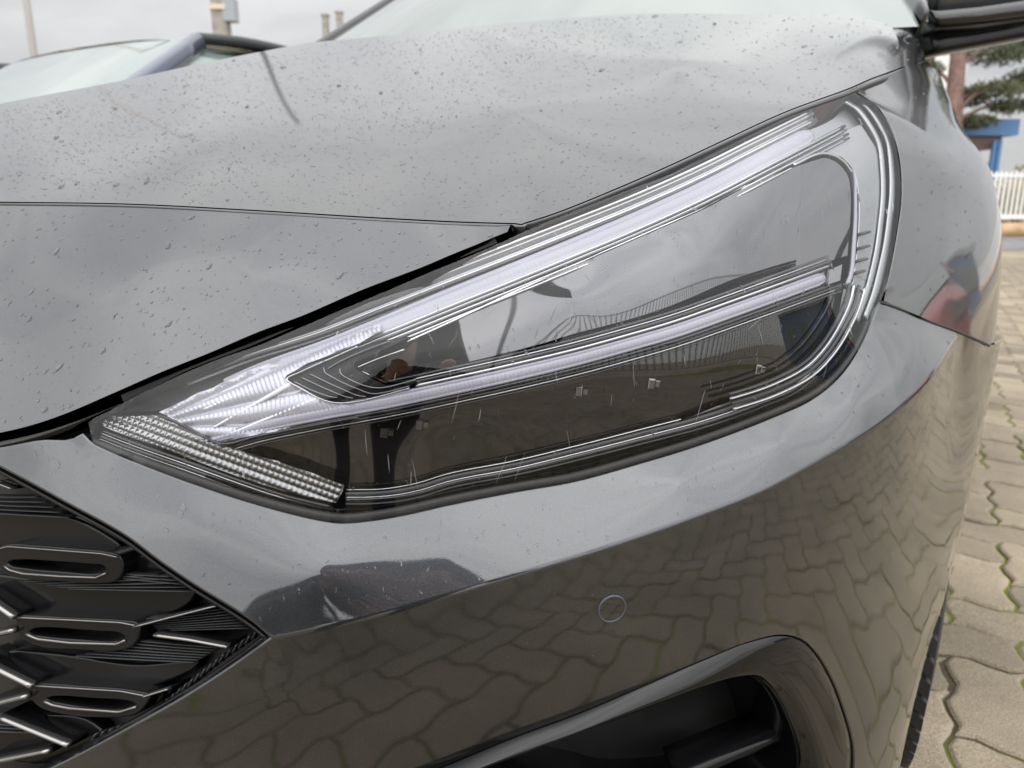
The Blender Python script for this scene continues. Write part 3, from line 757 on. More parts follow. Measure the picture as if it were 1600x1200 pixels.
# ---- turn signal: grid of little prisms
sig = cat3(spl([(160, 665), (167, 654), (205, 650), (245, 650)], 12), spl([(252, 652), (300, 673), (350, 695), (440, 722), (500, 743), (538, 757)], 40), spl([(536, 766), (526, 786)], 5), spl([(518, 784), (450, 768), (400, 752), (300, 716), (200, 681), (172, 670)], 40))
u0 = np.array([370-25, 127.0]); u0 /= np.linalg.norm(u0)
def sig_disp(q):
    x, y = q[:, 0]*1000-160, q[:, 1]*1000-660
    a = x*u0[0]+y*u0[1]; b = -x*u0[1]+y*u0[0]
    return .0016*np.abs(np.sin(np.pi*a/9.0))**.7*np.abs(np.sin(np.pi*b/10.5))**.7 + .0010*np.exp(-((b+2)/5)**2)
hsheet('turn_signal', sig, .0150, M['prism'], headlight, step=.0018, disp=sig_disp)
for r_, m_, wv in ((5, 'black_gloss', 4), (9, 'chrome_soft', 2.0), (14, 'black_gloss', 5), (18, 'chrome_soft', 1.6)):
    cv = spl([(160, 667), (200, 683), (300, 718), (400, 754), (450, 770), (524, 788)], 50); t = np.gradient(cv, axis=0); t /= np.linalg.norm(t, axis=1)[:, None]
    cv = cv+np.column_stack([-t[:, 1], t[:, 0]])*r_
    hbar('signal_border', [tuple(x) for x in cv[::4]], .0125-.0002*r_, wv, .0014, M[m_], headlight, n=50)

# ---- lens: clear cover with a folded, slightly thicker border
lens_poly = shrink(HL_OUT, 1.2)
lens_poly = cat3(offs_curve(lens_top[1:], -1.0)[::1], lens_out[1:-1, :2]-[1.5, 0], offs_curve(lens_low[1:-1], 15)[:]) if False else shrink(HL_OUT, 1.5)
g = sheet(hl_s, lens_poly/1000, step=.012, off=0.0, rim=True, ring=.0016, rimdepth=.006)
lens = g.build('lens', M['lens'], headlight)
hbar('lens_edge', [tuple(x[:2]) for x in lens_out[::3]], .001, 4.5, .0012, M['lens'], headlight, n=60)

# ---- ribbed filler visible in the gap above the lens
rib_top = spl([(190, 622, 0), (300, 569, 0), (400, 531, 0), (500, 487, 0), (600, 445, 0), (700, 404, 0), (775, 374, 0)], 260)[:, :2]
p, nn = hp(rib_top, .0015); G = Geo(); t = np.gradient(p, axis=0); t /= np.linalg.norm(t, axis=1)[:, None]; b_ = np.cross(t, nn)
for i in range(1, 259):
    s1 = t[i]*.0006; s2 = b_[i]*.0030; a = p[i]
    V = [a-s1-s2, a+s1-s2, a+s1+s2, a-s1+s2, a-s2*.7+nn[i]*.0012, a+s2*.7+nn[i]*.0012]
    G.add(V, [(0, 1, 5, 4), (1, 2, 5), (2, 3, 4, 5), (3, 0, 4)])
G.build('ribbed_filler', M['dark_trim'], headlight, smooth=False, kind='stuff')

# ---- grey lip between bonnet and lens
lip = np.array([(x+2, y+8.5) for x, y, _ in hoodside[:44]])
hbar('bonnet_seal', [tuple(x) for x in lip[::3]], .003, 6.5, .003, M['dark_trim'], headlight, n=90, sink=1.2)
# ---------------------------------------------------------------- grille, fog duct, parking sensor
gr_c = [(425, 997, .440), (200, 838, .474), (0, 730, .513), (0, 1000, .513), (0, 1200, .515), (200, 1142, .468), (-160, 900, .56), (-160, 1250, .548), (200, 1000, .474), (300, 1085, .455), (300, 910, .459)]
gr_s = Surf('px', PW(gr_c), 1e-6)
gpoly = cat3(grille_up[:, :2], [(-160, 664), (-200, 1300)], grille_low[::-1][:-1, :2])
g = sheet(gr_s, offs_curve(gpoly, 0)/1000, step=.03, off=.030, rim=True, ring=.001, rimdepth=.003)
grille = g.build('grille', M['black_satin'], car_root)
def gpt(pts, off=0.0):
    a = np.asarray(pts, float)[:, :2]; return gr_s.pt(a/1000, off), gr_s.nrm(a/1000)
def gbar(name, pts, off, wpx, h, m, n=24, straight=True, sink=1.0, prof=None, geo=None, build=True):
    a = np.asarray(pts, float)
    if straight and len(a) > 2:
        l = np.concatenate([[0], np.cumsum(np.linalg.norm(np.diff(a, axis=0), axis=1))]); u = np.linspace(0, l[-1], n); c = np.stack([np.interp(u, l, a[:, k]) for k in (0, 1)], 1)
    else: c = spl([tuple(x) for x in a], n)
    p, nn = gpt(c, off); d = proj(p)[:, 2]
    g = sweep(p, nn, np.asarray(wpx)*d/F, h, geo=geo, sink=sink, prof=prof)
    return g.build(name, m, grille) if build else g
M['grille_gloss'] = mat('gloss_black_grille', (.007, .007, .008), .16, 0, Specular_IOR_Level=.28)
M['grille_edge'] = mat('sky_lit_gloss_edge', (.30, .295, .29), .24, .9)  # bar tops: sky reflection put into the colour as a lighter grey
M['link_edge'] = mat('lit_link_edge', (.22, .215, .21), .25, .9)  # ring edges: lit rim painted as a lighter tone than the ring body
flat = [(-.5, -3), (-.5, .75), (-.38, 1), (.38, 1), (.5, .75), (.5, -3)]
# rings: flat bodies with an elongated hole
def ring_link(outer, hole):
    oc = spl([tuple(x) for x in outer+outer[:1]], 60)[:-1]; hc = spl([tuple(x) for x in hole+hole[:1]], 46)[:-1]
    g = sheet(gr_s, oc/1000, holes=[hc/1000], step=.012, off=.004, rim='all', ring=.0012, rimdepth=.016)
    return g.build('grille_link', M['grille_gloss'], grille)
links = [([(2, 856), (16, 853), (60, 855), (120, 860), (162, 864), (186, 871), (189, 893), (180, 905), (150, 909), (95, 906), (37, 902), (6, 893), (-4, 874)], [(8, 880), (14, 874), (30, 872), (90, 875), (140, 879), (163, 882), (168, 889), (164, 896), (150, 899), (95, 896), (40, 891), (14, 886)]),
         ([(25, 964), (60, 965), (112, 968), (160, 970), (190, 972), (215, 977), (214, 993), (204, 1008), (190, 1013), (112, 1012), (62, 1008), (30, 990)], [(41, 987), (50, 980), (66, 978), (120, 981), (160, 984), (188, 987), (198, 995), (196, 1001), (185, 1004), (120, 1002), (65, 997), (46, 993)]),
         ([(47, 1070), (80, 1071), (130, 1075), (190, 1079), (215, 1083), (231, 1087), (224, 1102), (208, 1115), (188, 1118), (100, 1114), (60, 1102), (49, 1090)], [(68, 1091), (78, 1086), (95, 1085), (140, 1088), (190, 1091), (206, 1094), (215, 1101), (208, 1108), (190, 1111), (135, 1108), (95, 1102), (74, 1097)])]
for o_, h_ in links: ring_link(o_, h_)
# lighter strips painting the lit top edges and lower lips of the rings
for pts, wv in (([(-4, 858), (16, 853.5), (162, 864.5), (186, 870)], 4), ([(25, 964), (112, 968), (190, 972), (215, 977)], 4.2), ([(47, 1070), (190, 1079), (231, 1087)], 4.2),
            ([(9, 884), (16, 890), (38, 896), (95, 900), (152, 902), (167, 895)], 5), ([(42, 990), (60, 998), (112, 1004), (184, 1006), (197, 1000)], 6), ([(70, 1095), (84, 1101), (110, 1106), (188, 1112), (214, 1104)], 6)):
    gbar('link_edge', pts, .0042, wv*.8, .0016, M['link_edge'], n=30)
for pts, wv in (([(-30, 924), (0, 943), (27, 962)], 10), ([(-30, 997), (0, 989), (26, 983)], 9), ([(215, 977), (280, 960), (343, 944)], 5), ([(247, 990), (300, 997), (360, 1008)], 8), ([(-30, 1024), (0, 1042), (55, 1069)], 10),
            ([(-30, 1103), (0, 1097), (47, 1085)], 9), ([(230, 1086), (268, 1074)], 5), ([(6, 1118), (60, 1140), (112, 1161)], 9), ([(-30, 1192), (0, 1187), (82, 1170)], 9), ([(-30, 758), (0, 752), (26, 762)], 4)):
    gbar('grille_bar', pts, .003, wv, .0045, M['grille_edge'], n=14, sink=.1)
    gbar('grille_bar', pts, .004, wv*1.1, .002, M['grille_gloss'], n=14, sink=9.0)
# dark webs behind the bars
for poly in ([(-60, 895), (20, 905), (150, 918), (260, 942), (180, 962), (20, 955), (-60, 930)], [(190, 880), (235, 872), (300, 930), (215, 970), (188, 968)], [(30, 1020), (110, 1028), (210, 1042), (310, 1036), (225, 1072), (60, 1062), (-20, 1030)], [(-60, 1120), (50, 1120), (140, 1130), (160, 1150), (60, 1190), (-60, 1150)],
             [(-60, 790), (60, 806), (110, 812), (190, 860), (60, 846), (-60, 842)]):
    c = spl([tuple(x) for x in poly+poly[:1]], 40)[:-1]
    sheet(gr_s, c/1000, step=.02, off=.018, rim=True, ring=.002, rimdepth=.008).build('grille_web', M['grille_gloss'], grille)
# fine louvres between the rings
def fan(a0, a1, b0, b1, n, wv=2.6, off=.010):
    for k in range(n):
        t = k/(n-1) if n > 1 else 0
        p0 = (a0[0]+(a1[0]-a0[0])*t, a0[1]+(a1[1]-a0[1])*t); p1 = (b0[0]+(b1[0]-b0[0])*t, b0[1]+(b1[1]-b0[1])*t)
        gbar('louvre', [p0, ((p0[0]+p1[0])/2, (p0[1]+p1[1])/2+.5), p1], off, wv, .0022, M['dark_trim'], n=8, sink=2.5)
fan((42, 908), (110, 919), (250, 897), (306, 923), 5)
fan((200, 896), (190, 902), (270, 900), (290, 912), 3)
fan((232, 966), (250, 984), (352, 950), (392, 980), 8, 2.2)
fan((215, 1000), (122, 1024), (345, 1011), (305, 1034), 7)
fan((-30, 775), (-30, 800), (62, 776), (110, 808), 5)
fan((-20, 1128), (-20, 1140), (30, 1132), (55, 1143), 3)
# ribbed flank along the lower border
fl = spl([(402, 985), (350, 1022), (300, 1062), (250, 1100), (200, 1128), (140, 1150)], 26)
for i in range(25):
    p = fl[i]; gbar('flank_rib', [(p[0], p[1]), (p[0]-7, p[1]+13)], .006, 3.2, .002, M['dark_trim'], n=4, sink=2)
gsurf = cat3(spl([(417, 994), (392, 1014), (300, 1076), (200, 1133), (100, 1186), (0, 1235)], 30))
gbar('grille_frame', gsurf, .003, 9, .004, M['grille_gloss'], n=60, sink=4)
gbar('grille_frame', [(x+2, y+9) for x, y, _ in grille_up[::-1][6:]], .003, 9, .003, M['grille_gloss'], n=60, sink=4)

# fog duct: gloss black surround that rolls inwards, dark cavity, two vanes
def low_at(pts):
    p = low_s.hit(np.asarray(pts, float)); return p, low_s.nrm(low_s.toq(p)[0])
k_o = cat3(spl([(604, 1231), (683, 1200.5), (800, 1152.5), (900, 1115.5), (1000, 1073.5), (1100, 1030.5), (1175, 1001.5), (1225, 992), (1254, 999), (1273, 1016), (1298, 1056), (1320, 1113), (1333, 1163), (1334, 1200), (1328, 1259)], 90), spl([(1298, 1308), (1100, 1348), (800, 1368), (602, 1348), (523, 1299), (563, 1255)], 40))
cen = np.array([1010, 1215.0]); k_o = k_o+(cen-k_o)*.009
inner = cat3(spl([(640, 1247), (700, 1224), (800, 1185), (900, 1148), (1000, 1110), (1100, 1074), (1150, 1060), (1190, 1058), (1217, 1073), (1240, 1102), (1257, 1137), (1270, 1175), (1275, 1205), (1270, 1240), (1258, 1262)], 90), spl([(1240, 1280), (1090, 1320), (800, 1340), (640, 1325), (575, 1295), (600, 1262)], 40))
p0, n0 = low_at(k_o); p1, n1 = low_at(inner)
q1 = proj(p1); p1 = Pn(np.column_stack([q1[:, :2], q1[:, 2]-.0135])); nb_ = n0*.5+n1*.5
secs = [p0-n0*.004, p0-n0*.0008]
for t, h_ in ((.03, .0002), (.25, .0012), (.5, .0016), (.75, .0012), (.93, .0004), (1.0, -.0012)): secs.append(p0*(1-t)+p1*t+nb_*h_)
cq = p1.mean(0)
for ins, dep in ((.006, .004), (.010, .012), (.013, .075)):
    v = cq-p1; v /= np.linalg.norm(v, axis=1)[:, None]; secs.append(p1+v*ins-n1*dep)
k = len(k_o); f = []
for s_ in range(len(secs)-1):
    for i in range(k):
        j = (i+1) % k; f.append((s_*k+i, s_*k+j, (s_+1)*k+j, (s_+1)*k+i))
G = Geo(); G.add(np.concatenate(secs), f)
duct = G.build('air_duct', mat('duct_gloss', (.004, .004, .0045), .07, 0, Specular_IOR_Level=.42), car_root)
bk = secs[-1]; G = Geo(); m0 = bk.mean(0); G.add(np.vstack([bk, m0]), [(i, (i+1) % k, k) for i in range(k)])
G.build('duct_back', M['black_satin'], duct)
def vane(pts, dep, wv, m, h=.004):
    p, nn = low_at(pts); q = p-nn*dep
    return sweep(q, nn, wv, h, sink=1.0, prof=[(-.5, -6), (-.5, .4), (-.2, 1), (.2, 1), (.5, .4), (.5, -6)]).build('duct_vane', m, duct)
vane(spl([(800, 1262), (900, 1222), (1000, 1178), (1085, 1142), (1150, 1112)], 30), .040, .004, M['black_gloss'])
vane(spl([(1080, 1260), (1160, 1222), (1215, 1196), (1262, 1172)], 20), .022, .010, M['grille_gloss'])

# parking sensor: disc set in a ring
sp_, sn_ = low_at([(956, 951)]); sp_ = sp_[0]; sn_ = sn_[0]
t1 = np.cross([0, 0, 1.0], sn_); t1 /= np.linalg.norm(t1); t2 = np.cross(sn_, t1)
th = np.linspace(0, 2*math.pi, 49)[:-1]
def circ(r, h): return sp_+r*(np.cos(th)[:, None]*t1+np.sin(th)[:, None]*t2)+sn_*h
M['sensor_ring'] = mat('sensor_ring', (.075, .083, .095), .5, .3)
prof = [(.0088, -.003), (.0088, .0006), (.0083, .0010), (.0077, .0008), (.0076, .0002), (.0076, -.003)]
V = np.concatenate([circ(a*1.02, b) for a, b in prof]); f = []
for s_ in range(len(prof)-1):
    for i in range(48): j = (i+1) % 48; f.append((s_*48+i, s_*48+j, s_*48+48+j, s_*48+48+i))
G = Geo(); G.add(V, f); sensor = G.build('parking_sensor', M['sensor_ring'], car_root)
V = np.vstack([circ(.0077, .0004), circ(.004, .0006), sp_+sn_*.0006]); f = [(i, (i+1) % 48, 48+(i+1) % 48, 48+i) for i in range(48)]+[(48+i, 48+(i+1) % 48, 96) for i in range(48)]
G = Geo(); G.add(V, f); G.build('sensor_disc', M['paint'], sensor)

# ---------------------------------------------------------------- wheel, door mirror, windscreen, rest of the body
def lathe(prof, c, ax, up, segs=64):
    ax = np.array(ax, float); u = np.array(up, float); v = np.cross(ax, u); th = np.linspace(0, 2*math.pi, segs+1)[:-1]
    V = []; f = []
    for r, h in prof:
        V.append(c+ax*h+r*(np.cos(th)[:, None]*u+np.sin(th)[:, None]*v))
    for s_ in range(len(prof)-1):
        for i in range(segs): j = (i+1) % segs; f.append((s_*segs+i, s_*segs+j, (s_+1)*segs+j, (s_+1)*segs+i))
    return np.concatenate(V), f
wc = car(-.018, 1.112, .315); up = np.array([0, 0, 1.0])
M['tyre'] = mat('tyre_rubber', (.022, .022, .023), .7); bump(M['tyre'], 300, .3, .001)
V, f = lathe([(.215, -.10), (.26, -.108), (.300, -.103), (.313, -.088), (.317, -.05), (.317, .05), (.313, .088), (.300, .103), (.26, .110), (.215, .10)], wc, LX, up, 72)
G = Geo(); G.add(V, f); wheel = G.build('wheel', M['tyre'], car_root)
G = Geo()
for i in range(72):
    a = i*2*math.pi/72; rd = math.cos(a)*up+math.sin(a)*np.cross(LX, up); tn = np.cross(LX, rd)
    for h0, h1, rr in ((-.086, -.045, .320), (-.035, .035, .3205), (.045, .088, .320), (.090, .102, .312)):
        sk = .010 if h0 > 0 else -.010
        c0 = wc+rd*rr+LX*h0; c1 = wc+rd*rr+LX*h1+tn*sk
        q = [c0-tn*.0105, c0+tn*.0105, c1+tn*.0105, c1-tn*.0105]; q += [x-rd*.010 for x in q]
        G.add(q, [(0, 1, 2, 3), (0, 4, 5, 1), (1, 5, 6, 2), (2, 6, 7, 3), (3, 7, 4, 0)])
G.build('tread', M['tyre'], wheel, smooth=False, kind='stuff')
V, f = lathe([(.215, -.09), (.19, -.09), (.18, .02), (.195, .085), (.217, .098)], wc, LX, up, 48); G = Geo(); G.add(V, f)
for i in range(5):
    a = i*2*math.pi/5; rd = math.cos(a)*up+math.sin(a)*np.cross(LX, up); tn = np.cross(LX, rd)
    q = [wc+rd*r_+tn*w_+LX*h_ for r_, w_, h_ in ((.03, -.03, .07), (.03, .03, .07), (.19, .02, .06), (.19, -.02, .06))]; q += [x-LX*.03 for x in q]
    G.add(q, [(0, 1, 2, 3), (0, 4, 5, 1), (1, 5, 6, 2), (2, 6, 7, 3), (3, 7, 4, 0)])
G.build('rim', M['steel'], wheel)
# arch liner behind the bumper
V, f = lathe([(.36, -.30), (.36, .03), (.345, .05)], car(-.03, 1.112, .34), LX, up, 48); keep = []
G = Geo(); G.add(V, f); G.build('wheel_arch_liner', M['black_satin'], car_root)

# windscreen with black border and pillars; coordinates in the car's own axes (c sideways, a rearwards)
C0 = -.66
def ws(c, t):      # t 0 bottom .. 1 top
    u = (c-C0)/.66
    return car(c+(-u*(.12 if u > 0 else .05)*t), 1.30+.09*(1-u*u)*-1+.62*t, 1.005+.42*t-.055*u*u*t)
V = []; f = []
nu, nv = 25, 13
for j in range(nv):
    for i in range(nu): V.append(ws(C0-.66+1.32*i/(nu-1), j/(nv-1)))
for j in range(nv-1):
    for i in range(nu-1): f.append((j*nu+i, j*nu+i+1, (j+1)*nu+i+1, (j+1)*nu+i))
M['glass_dark'] = mat('windscreen_glass', (.12, .155, .14), .02, 0, IOR=1.5, Coat_Weight=1.0, Coat_Roughness=.01)
G = Geo(); G.add(V, f); wsc = G.build('windscreen', M['glass_dark'], car_root)
for sgn in (-1, 1):
    pl = np.array([ws(C0+sgn*.668, t) for t in np.linspace(-.12 if sgn < 0 else .03, 1.05, 16)]); nr = np.tile(np.array([0, -.5, .85]), (16, 1))
    sweep(pl, nr, np.interp(np.arange(16), [0, 4, 15], [.008, .04, .045]) if sgn > 0 else .022, .018 if sgn > 0 else .012, sink=1.0).build('roof_pillar', M['paint'] if sgn > 0 else M['black_gloss'], car_root)
# cowl and wiper
cw = np.array([ws(c, 0)+np.array([0, -.05, -.035]) for c in np.linspace(C0-.62, C0+.46, 20)])
sweep(cw, np.tile([0, 0, 1.0], (20, 1)), .16, .012, sink=2).build('cowl_panel', M['black_satin'], car_root)
# roof, tail, far side and doors close the body for other views
def bodyrow(c): return [car(c, a, z) for a, z in ((1.98, 1.415), (2.4, 1.455), (2.9, 1.45), (3.5, 1.39), (3.95, 1.20), (4.15, .95), (4.2, .6), (4.15, .3))]
V = []; f = []
cs = [C0-.56, C0-.4, C0-.2, C0, C0+.2, C0+.4, C0+.56]
for c in cs: V += [p-np.array([0, 0, .05*abs((c-C0)/.56)**2.5]) for p in bodyrow(c)]
for i in range(6):
    for j in range(7): f.append((i*8+j, i*8+j+1, (i+1)*8+j+1, (i+1)*8+j))
G = Geo(); G.add(V, f); G.build('roof', M['paint'], car_root)
for sgn in (-1, 1):
    V = []; f = []
    for a, x in ((1.60, .0), (2.0, .012), (2.6, .016), (3.3, .010), (3.9, -.03), (4.15, -.12)):
        for z, y in ((.22, -.06), (.40, -.01), (.62, .012), (.86, -.005), (.99, -.055)):
            V.append(car(C0+sgn*((.80 if sgn < 0 else .70)+x+y), a, z))
    for i in range(5):
        for j in range(4): f.append((i*5+j, i*5+j+1, (i+1)*5+j+1, (i+1)*5+j))
    G = Geo(); G.add(V, f); G.build('door', M['paint'], car_root)
    V = []; f = []
    for a, zt, x in ((1.45, 1.02, .70), (1.95, 1.36, .60), (2.6, 1.41, .57), (3.3, 1.36, .57), (3.9, 1.14, .60)):
        V.append(car(C0+sgn*(.745 if sgn < 0 else .66), a, .99)); V.append(car(C0+sgn*(x if sgn < 0 else x-.04), a, zt))
    for i in range(4): f.append((2*i, 2*i+1, 2*i+3, 2*i+2))
    G = Geo(); G.add(V, f); G.build('side_window', M['glass_dark'], car_root)
# far fender and underside
V = []; f = []
for a, x in ((.62, .70), (.8, .76), (1.2, .80), (1.6, .80)):
    for z, y in ((.25, -.05), (.55, 0), (.75, -.02), (.86+.08*(a-.6), -.08)): V.append(car(C0-x-y, a, z))
for i in range(3):
    for j in range(3): f.append((i*4+j, i*4+j+1, (i+1)*4+j+1, (i+1)*4+j))
G = Geo(); G.add(V, f); G.build('fender', M['paint'], car_root)
ub = box(0, 0, 0, 1, 1, 1); 
pts = [car(c, a, z) for c in (C0-.66, -.16) for a in (.75, 4.0) for z in (.24, .70)]
G = Geo(); G.add(pts, [(0, 1, 3, 2), (4, 6, 7, 5), (0, 4, 5, 1), (2, 3, 7, 6), (0, 2, 6, 4), (1, 5, 7, 3)]); G.build('engine_bay', M['black_satin'], car_root, smooth=False)

# door mirror: stalk and housing, described by sections seen along the arm
def section(px, py0, py1, d, depth, n=16, sq=2.6):
    c = (P(px, py0, d)+P(px, py1, d))/2; hz = np.linalg.norm(P(px, py0, d)-P(px, py1, d))/2
    th = np.linspace(0, 2*math.pi, n+1)[:-1]
    cx = np.sign(np.cos(th))*np.abs(np.cos(th))**(2/sq); sz = np.sign(np.sin(th))*np.abs(np.sin(th))**(2/sq)
    return c+AX*depth/2+cx[:, None]*AX*depth/2*-1+sz[:, None]*UPV*hz
def loft_secs(secs, name, m, parent, label=None):
    n = len(secs[0]); V = np.concatenate(secs); f = []
    for s_ in range(len(secs)-1):
        for i in range(n): j = (i+1) % n; f.append((s_*n+i, s_*n+j, (s_+1)*n+j, (s_+1)*n+i))
    f.append(tuple(range(n-1, -1, -1))); f.append(tuple((len(secs)-1)*n+i for i in range(n)))
    G = Geo(); G.add(V, f); return G.build(name, m, parent, label=label)
DM = 1.34
mirror = loft_secs([section(1449, -75, 20, DM+.02, .10), section(1455, -92, 28, DM, .16), (section(1480, -98, 32, DM, .19)), section(1530, -104, 30, DM-.01, .20), section(1600, -112, 22, DM-.02, .20), section(1660, -112, 10, DM-.03, .18), section(1700, -95, -10, DM-.03, .10)], 'door_mirror', M['paint'], car_root)
loft_secs([section(1451, 14, 34, DM-.03, .08, sq=5), section(1470, 14, 37, DM-.036, .10, sq=5), section(1530, 8, 33, DM-.04, .10, sq=5), section(1600, -2, 24, DM-.05, .10, sq=5), section(1690, -28, 2, DM-.06, .08, sq=5)], 'mirror_trim', M['black_gloss'], mirror)
loft_secs([section(1426, 29, 88, DM+.05, .05, sq=5), section(1440, 28, 87, DM+.02, .06, sq=5), section(1480, 36, 79, DM+.01, .06, sq=5), section(1530, 36, 70, DM, .06, sq=5), section(1600, 22, 57, DM-.01, .06, sq=5), section(1690, 0, 34, DM-.02, .05, sq=5)], 'mirror_foot', M['grille_gloss'], mirror)
loft_secs([section(1426, 28, 56, DM+.04, .03, sq=5), section(1440, 27, 54, DM+.010, .03, sq=5), section(1470, 35, 46, DM-.003, .03), section(1530, 33, 44, DM-.010, .03), section(1600, 24, 33, DM-.02, .03), section(1690, 2, 10, DM-.03, .02)], 'mirror_foot_cover', M['paint'], mirror)
# right half of the front: mirrored copies of the front parts, a little behind where they meet the left half
CM = -.66
lx = Vector(LX); pm0 = Vector(CAM)+lx*CM; pm0.z = 0
REF = Matrix.Identity(4)
for i in range(3):
    for j in range(3): REF[i][j] -= 2*lx[i]*lx[j]
REF = Matrix.Translation(pm0) @ REF @ Matrix.Translation(-pm0)
REF = Matrix.Translation(Vector(AX)*.005-Vector((0, 0, .004))) @ REF
half = nose_out[nose_out[:, 0] >= 250]
g = sheet(nose_s, half[:, :2]/1000, step=.014, rim=True, ring=.002, rimdepth=.014)
o = g.build('front_panel', M['paint'], car_root); o.matrix_basis = REF
def mir3(p): return np.array([tuple(REF @ Vector(v)) for v in p])
def bridge(name, e1, e2, m):
    n = len(e1); k = 12; V = np.concatenate([e1+(e2-e1)*t for t in np.linspace(0, 1, k)])
    G = Geo(); G.add(V, [(j*n+i, j*n+i+1, (j+1)*n+i+1, (j+1)*n+i) for j in range(k-1) for i in range(n-1)]); G.build(name, m, car_root)
ln = lambda a, b: np.array([(a[0]+(b[0]-a[0])*t, a[1]+(b[1]-a[1])*t) for t in np.linspace(0, 1, 12)])
bridge('front_panel', nose_s.hit(ln((-160, 690), (-196, 322))), mir3(nose_s.hit(ln((250, 582), (250, 328)))), M['paint'])
ge = gr_s.pt(ln((-152, 676), (-192, 1290))/1000, .028)
bridge('grille_web', ge, mir3(ge), M['black_satin'])
for src in (bumper, grille, headlight, duct, sensor):
    kids = [o for o in COL.objects if o.parent == src]
    c = src.copy(); COL.objects.link(c); c.parent = car_root; c.matrix_parent_inverse = parent_inv(car_root); c.matrix_basis = REF
    if src is headlight: c['label'] = 'right headlight at the far side of the grille'
    for k in kids:
        k2 = k.copy(); COL.objects.link(k2); k2.parent = c
# ---------------------------------------------------------------- ground: soil sheet with joints, interlocking paving stones
M['joint'] = mat('mossy_joint_sand', (.06, .055, .04), .95)
n1, r1, t1_ = noise_color(M['joint'], (.075, .058, .032), (.17, .20, .02), 3.4, 5, .36, .52)
bump(M['joint'], 260, .9, .006, 4)
M['paver'] = mat('weathered_concrete_paver', (.26, .235, .19), .82)
pt_ = M['paver'].node_tree
tcp = N(pt_, 'ShaderNodeTexCoord'); oi = N(pt_, 'ShaderNodeObjectInfo'); geo_ = N(pt_, 'ShaderNodeNewGeometry')
na = N(pt_, 'ShaderNodeTexNoise', i_Scale=3.0, i_Detail=6.0, i_Roughness=.6); nb = N(pt_, 'ShaderNodeTexNoise', i_Scale=420.0, i_Detail=2.0)
ra = N(pt_, 'ShaderNodeValToRGB'); ra.color_ramp.elements[0].position = .3; ra.color_ramp.elements[0].color = (.198, .168, .123, 1); ra.color_ramp.elements[1].position = .7; ra.color_ramp.elements[1].color = (.355, .30, .222, 1)
rb = N(pt_, 'ShaderNodeValToRGB'); rb.color_ramp.elements[0].position = .36; rb.color_ramp.elements[0].color = (.55, .52, .48, 1); rb.color_ramp.elements[1].position = .68; rb.color_ramp.elements[1].color = (1.35, 1.33, 1.28, 1)
mu = N(pt_, 'ShaderNodeMix', data_type='RGBA', blend_type='MULTIPLY'); mu.inputs['Factor'].default_value = .8
hv = N(pt_, 'ShaderNodeHueSaturation'); mr = N(pt_, 'ShaderNodeMapRange'); mr.inputs['To Min'].default_value = .70; mr.inputs['To Max'].default_value = 1.20
for a_, b_ in ((geo_.outputs['Position'], na.inputs['Vector']), (geo_.outputs['Position'], nb.inputs['Vector']), (na.outputs['Fac'], ra.inputs['Fac']), (nb.outputs['Fac'], rb.inputs['Fac']), (ra.outputs['Color'], mu.inputs['A']), (rb.outputs['Color'], mu.inputs['B']),
               (oi.outputs['Random'], mr.inputs['Value']), (mr.outputs[0], hv.inputs['Value']), (mu.outputs['Result'], hv.inputs['Color']), (hv.outputs[0], bs(M['paver']).inputs['Base Color'])): pt_.links.new(a_, b_)
bp = N(pt_, 'ShaderNodeBump', i_Strength=.6, i_Distance=.002); pt_.links.new(nb.outputs['Fac'], bp.inputs['Height']); pt_.links.new(bp.outputs[0], bs(M['paver']).inputs['Normal'])

U = .1125; PA = rad(29)
ca, sa = math.cos(PA), math.sin(PA)
def warp(x, y):
    """interlocking wave of the stone edges"""
    w_ = lambda t: (2/math.pi)*math.asin(max(-.999, min(.999, math.sin(t))))
    k = 2*math.pi/U
    return x+.0105*w_(k*y+.4), y+.0105*w_(k*x+.4)
def stone_mesh(i, j, horiz):
    """stone of the bond at lattice cell (i,j): outline shrunk for the joint, bevelled top; local to its centre"""
    x0, y0 = i*U, j*U; sx, sy = (2*U, U) if horiz else (U, 2*U)
    out = []
    def edge(ax, ay, bx, by, n):
        for k in range(n): t = k/n; out.append((ax+(bx-ax)*t, ay+(by-ay)*t))
    nx, ny = (16, 8) if horiz else (8, 16)
    edge(x0, y0, x0+sx, y0, nx//2); edge(x0+sx, y0, x0+sx, y0+sy, ny//2); edge(x0+sx, y0+sy, x0, y0+sy, nx//2); edge(x0, y0+sy, x0, y0, ny//2)
    c = np.array([x0+sx/2, y0+sy/2]); w_ = np.array([warp(x, y) for x, y in out])
    n = len(w_); tg = np.roll(w_, -1, 0)-np.roll(w_, 1, 0); tg /= np.linalg.norm(tg, axis=1)[:, None]; inn = np.column_stack([-tg[:, 1], tg[:, 0]])
    rings = [(w_+inn*.0030, -.03), (w_+inn*.0034, -.0045), (w_+inn*.0080, -.0008), (w_+inn*.0125, 0.0)]
    V = []; f = []
    for r_, z in rings: V += [((p[0]-c[0]), (p[1]-c[1]), z) for p in r_]
    for s_ in range(3):
        for k in range(n): m_ = (k+1) % n; f.append((s_*n+k, s_*n+m_, (s_+1)*n+m_, (s_+1)*n+k))
    f.append(tuple(3*n+k for k in range(n)))
    return V, f, c
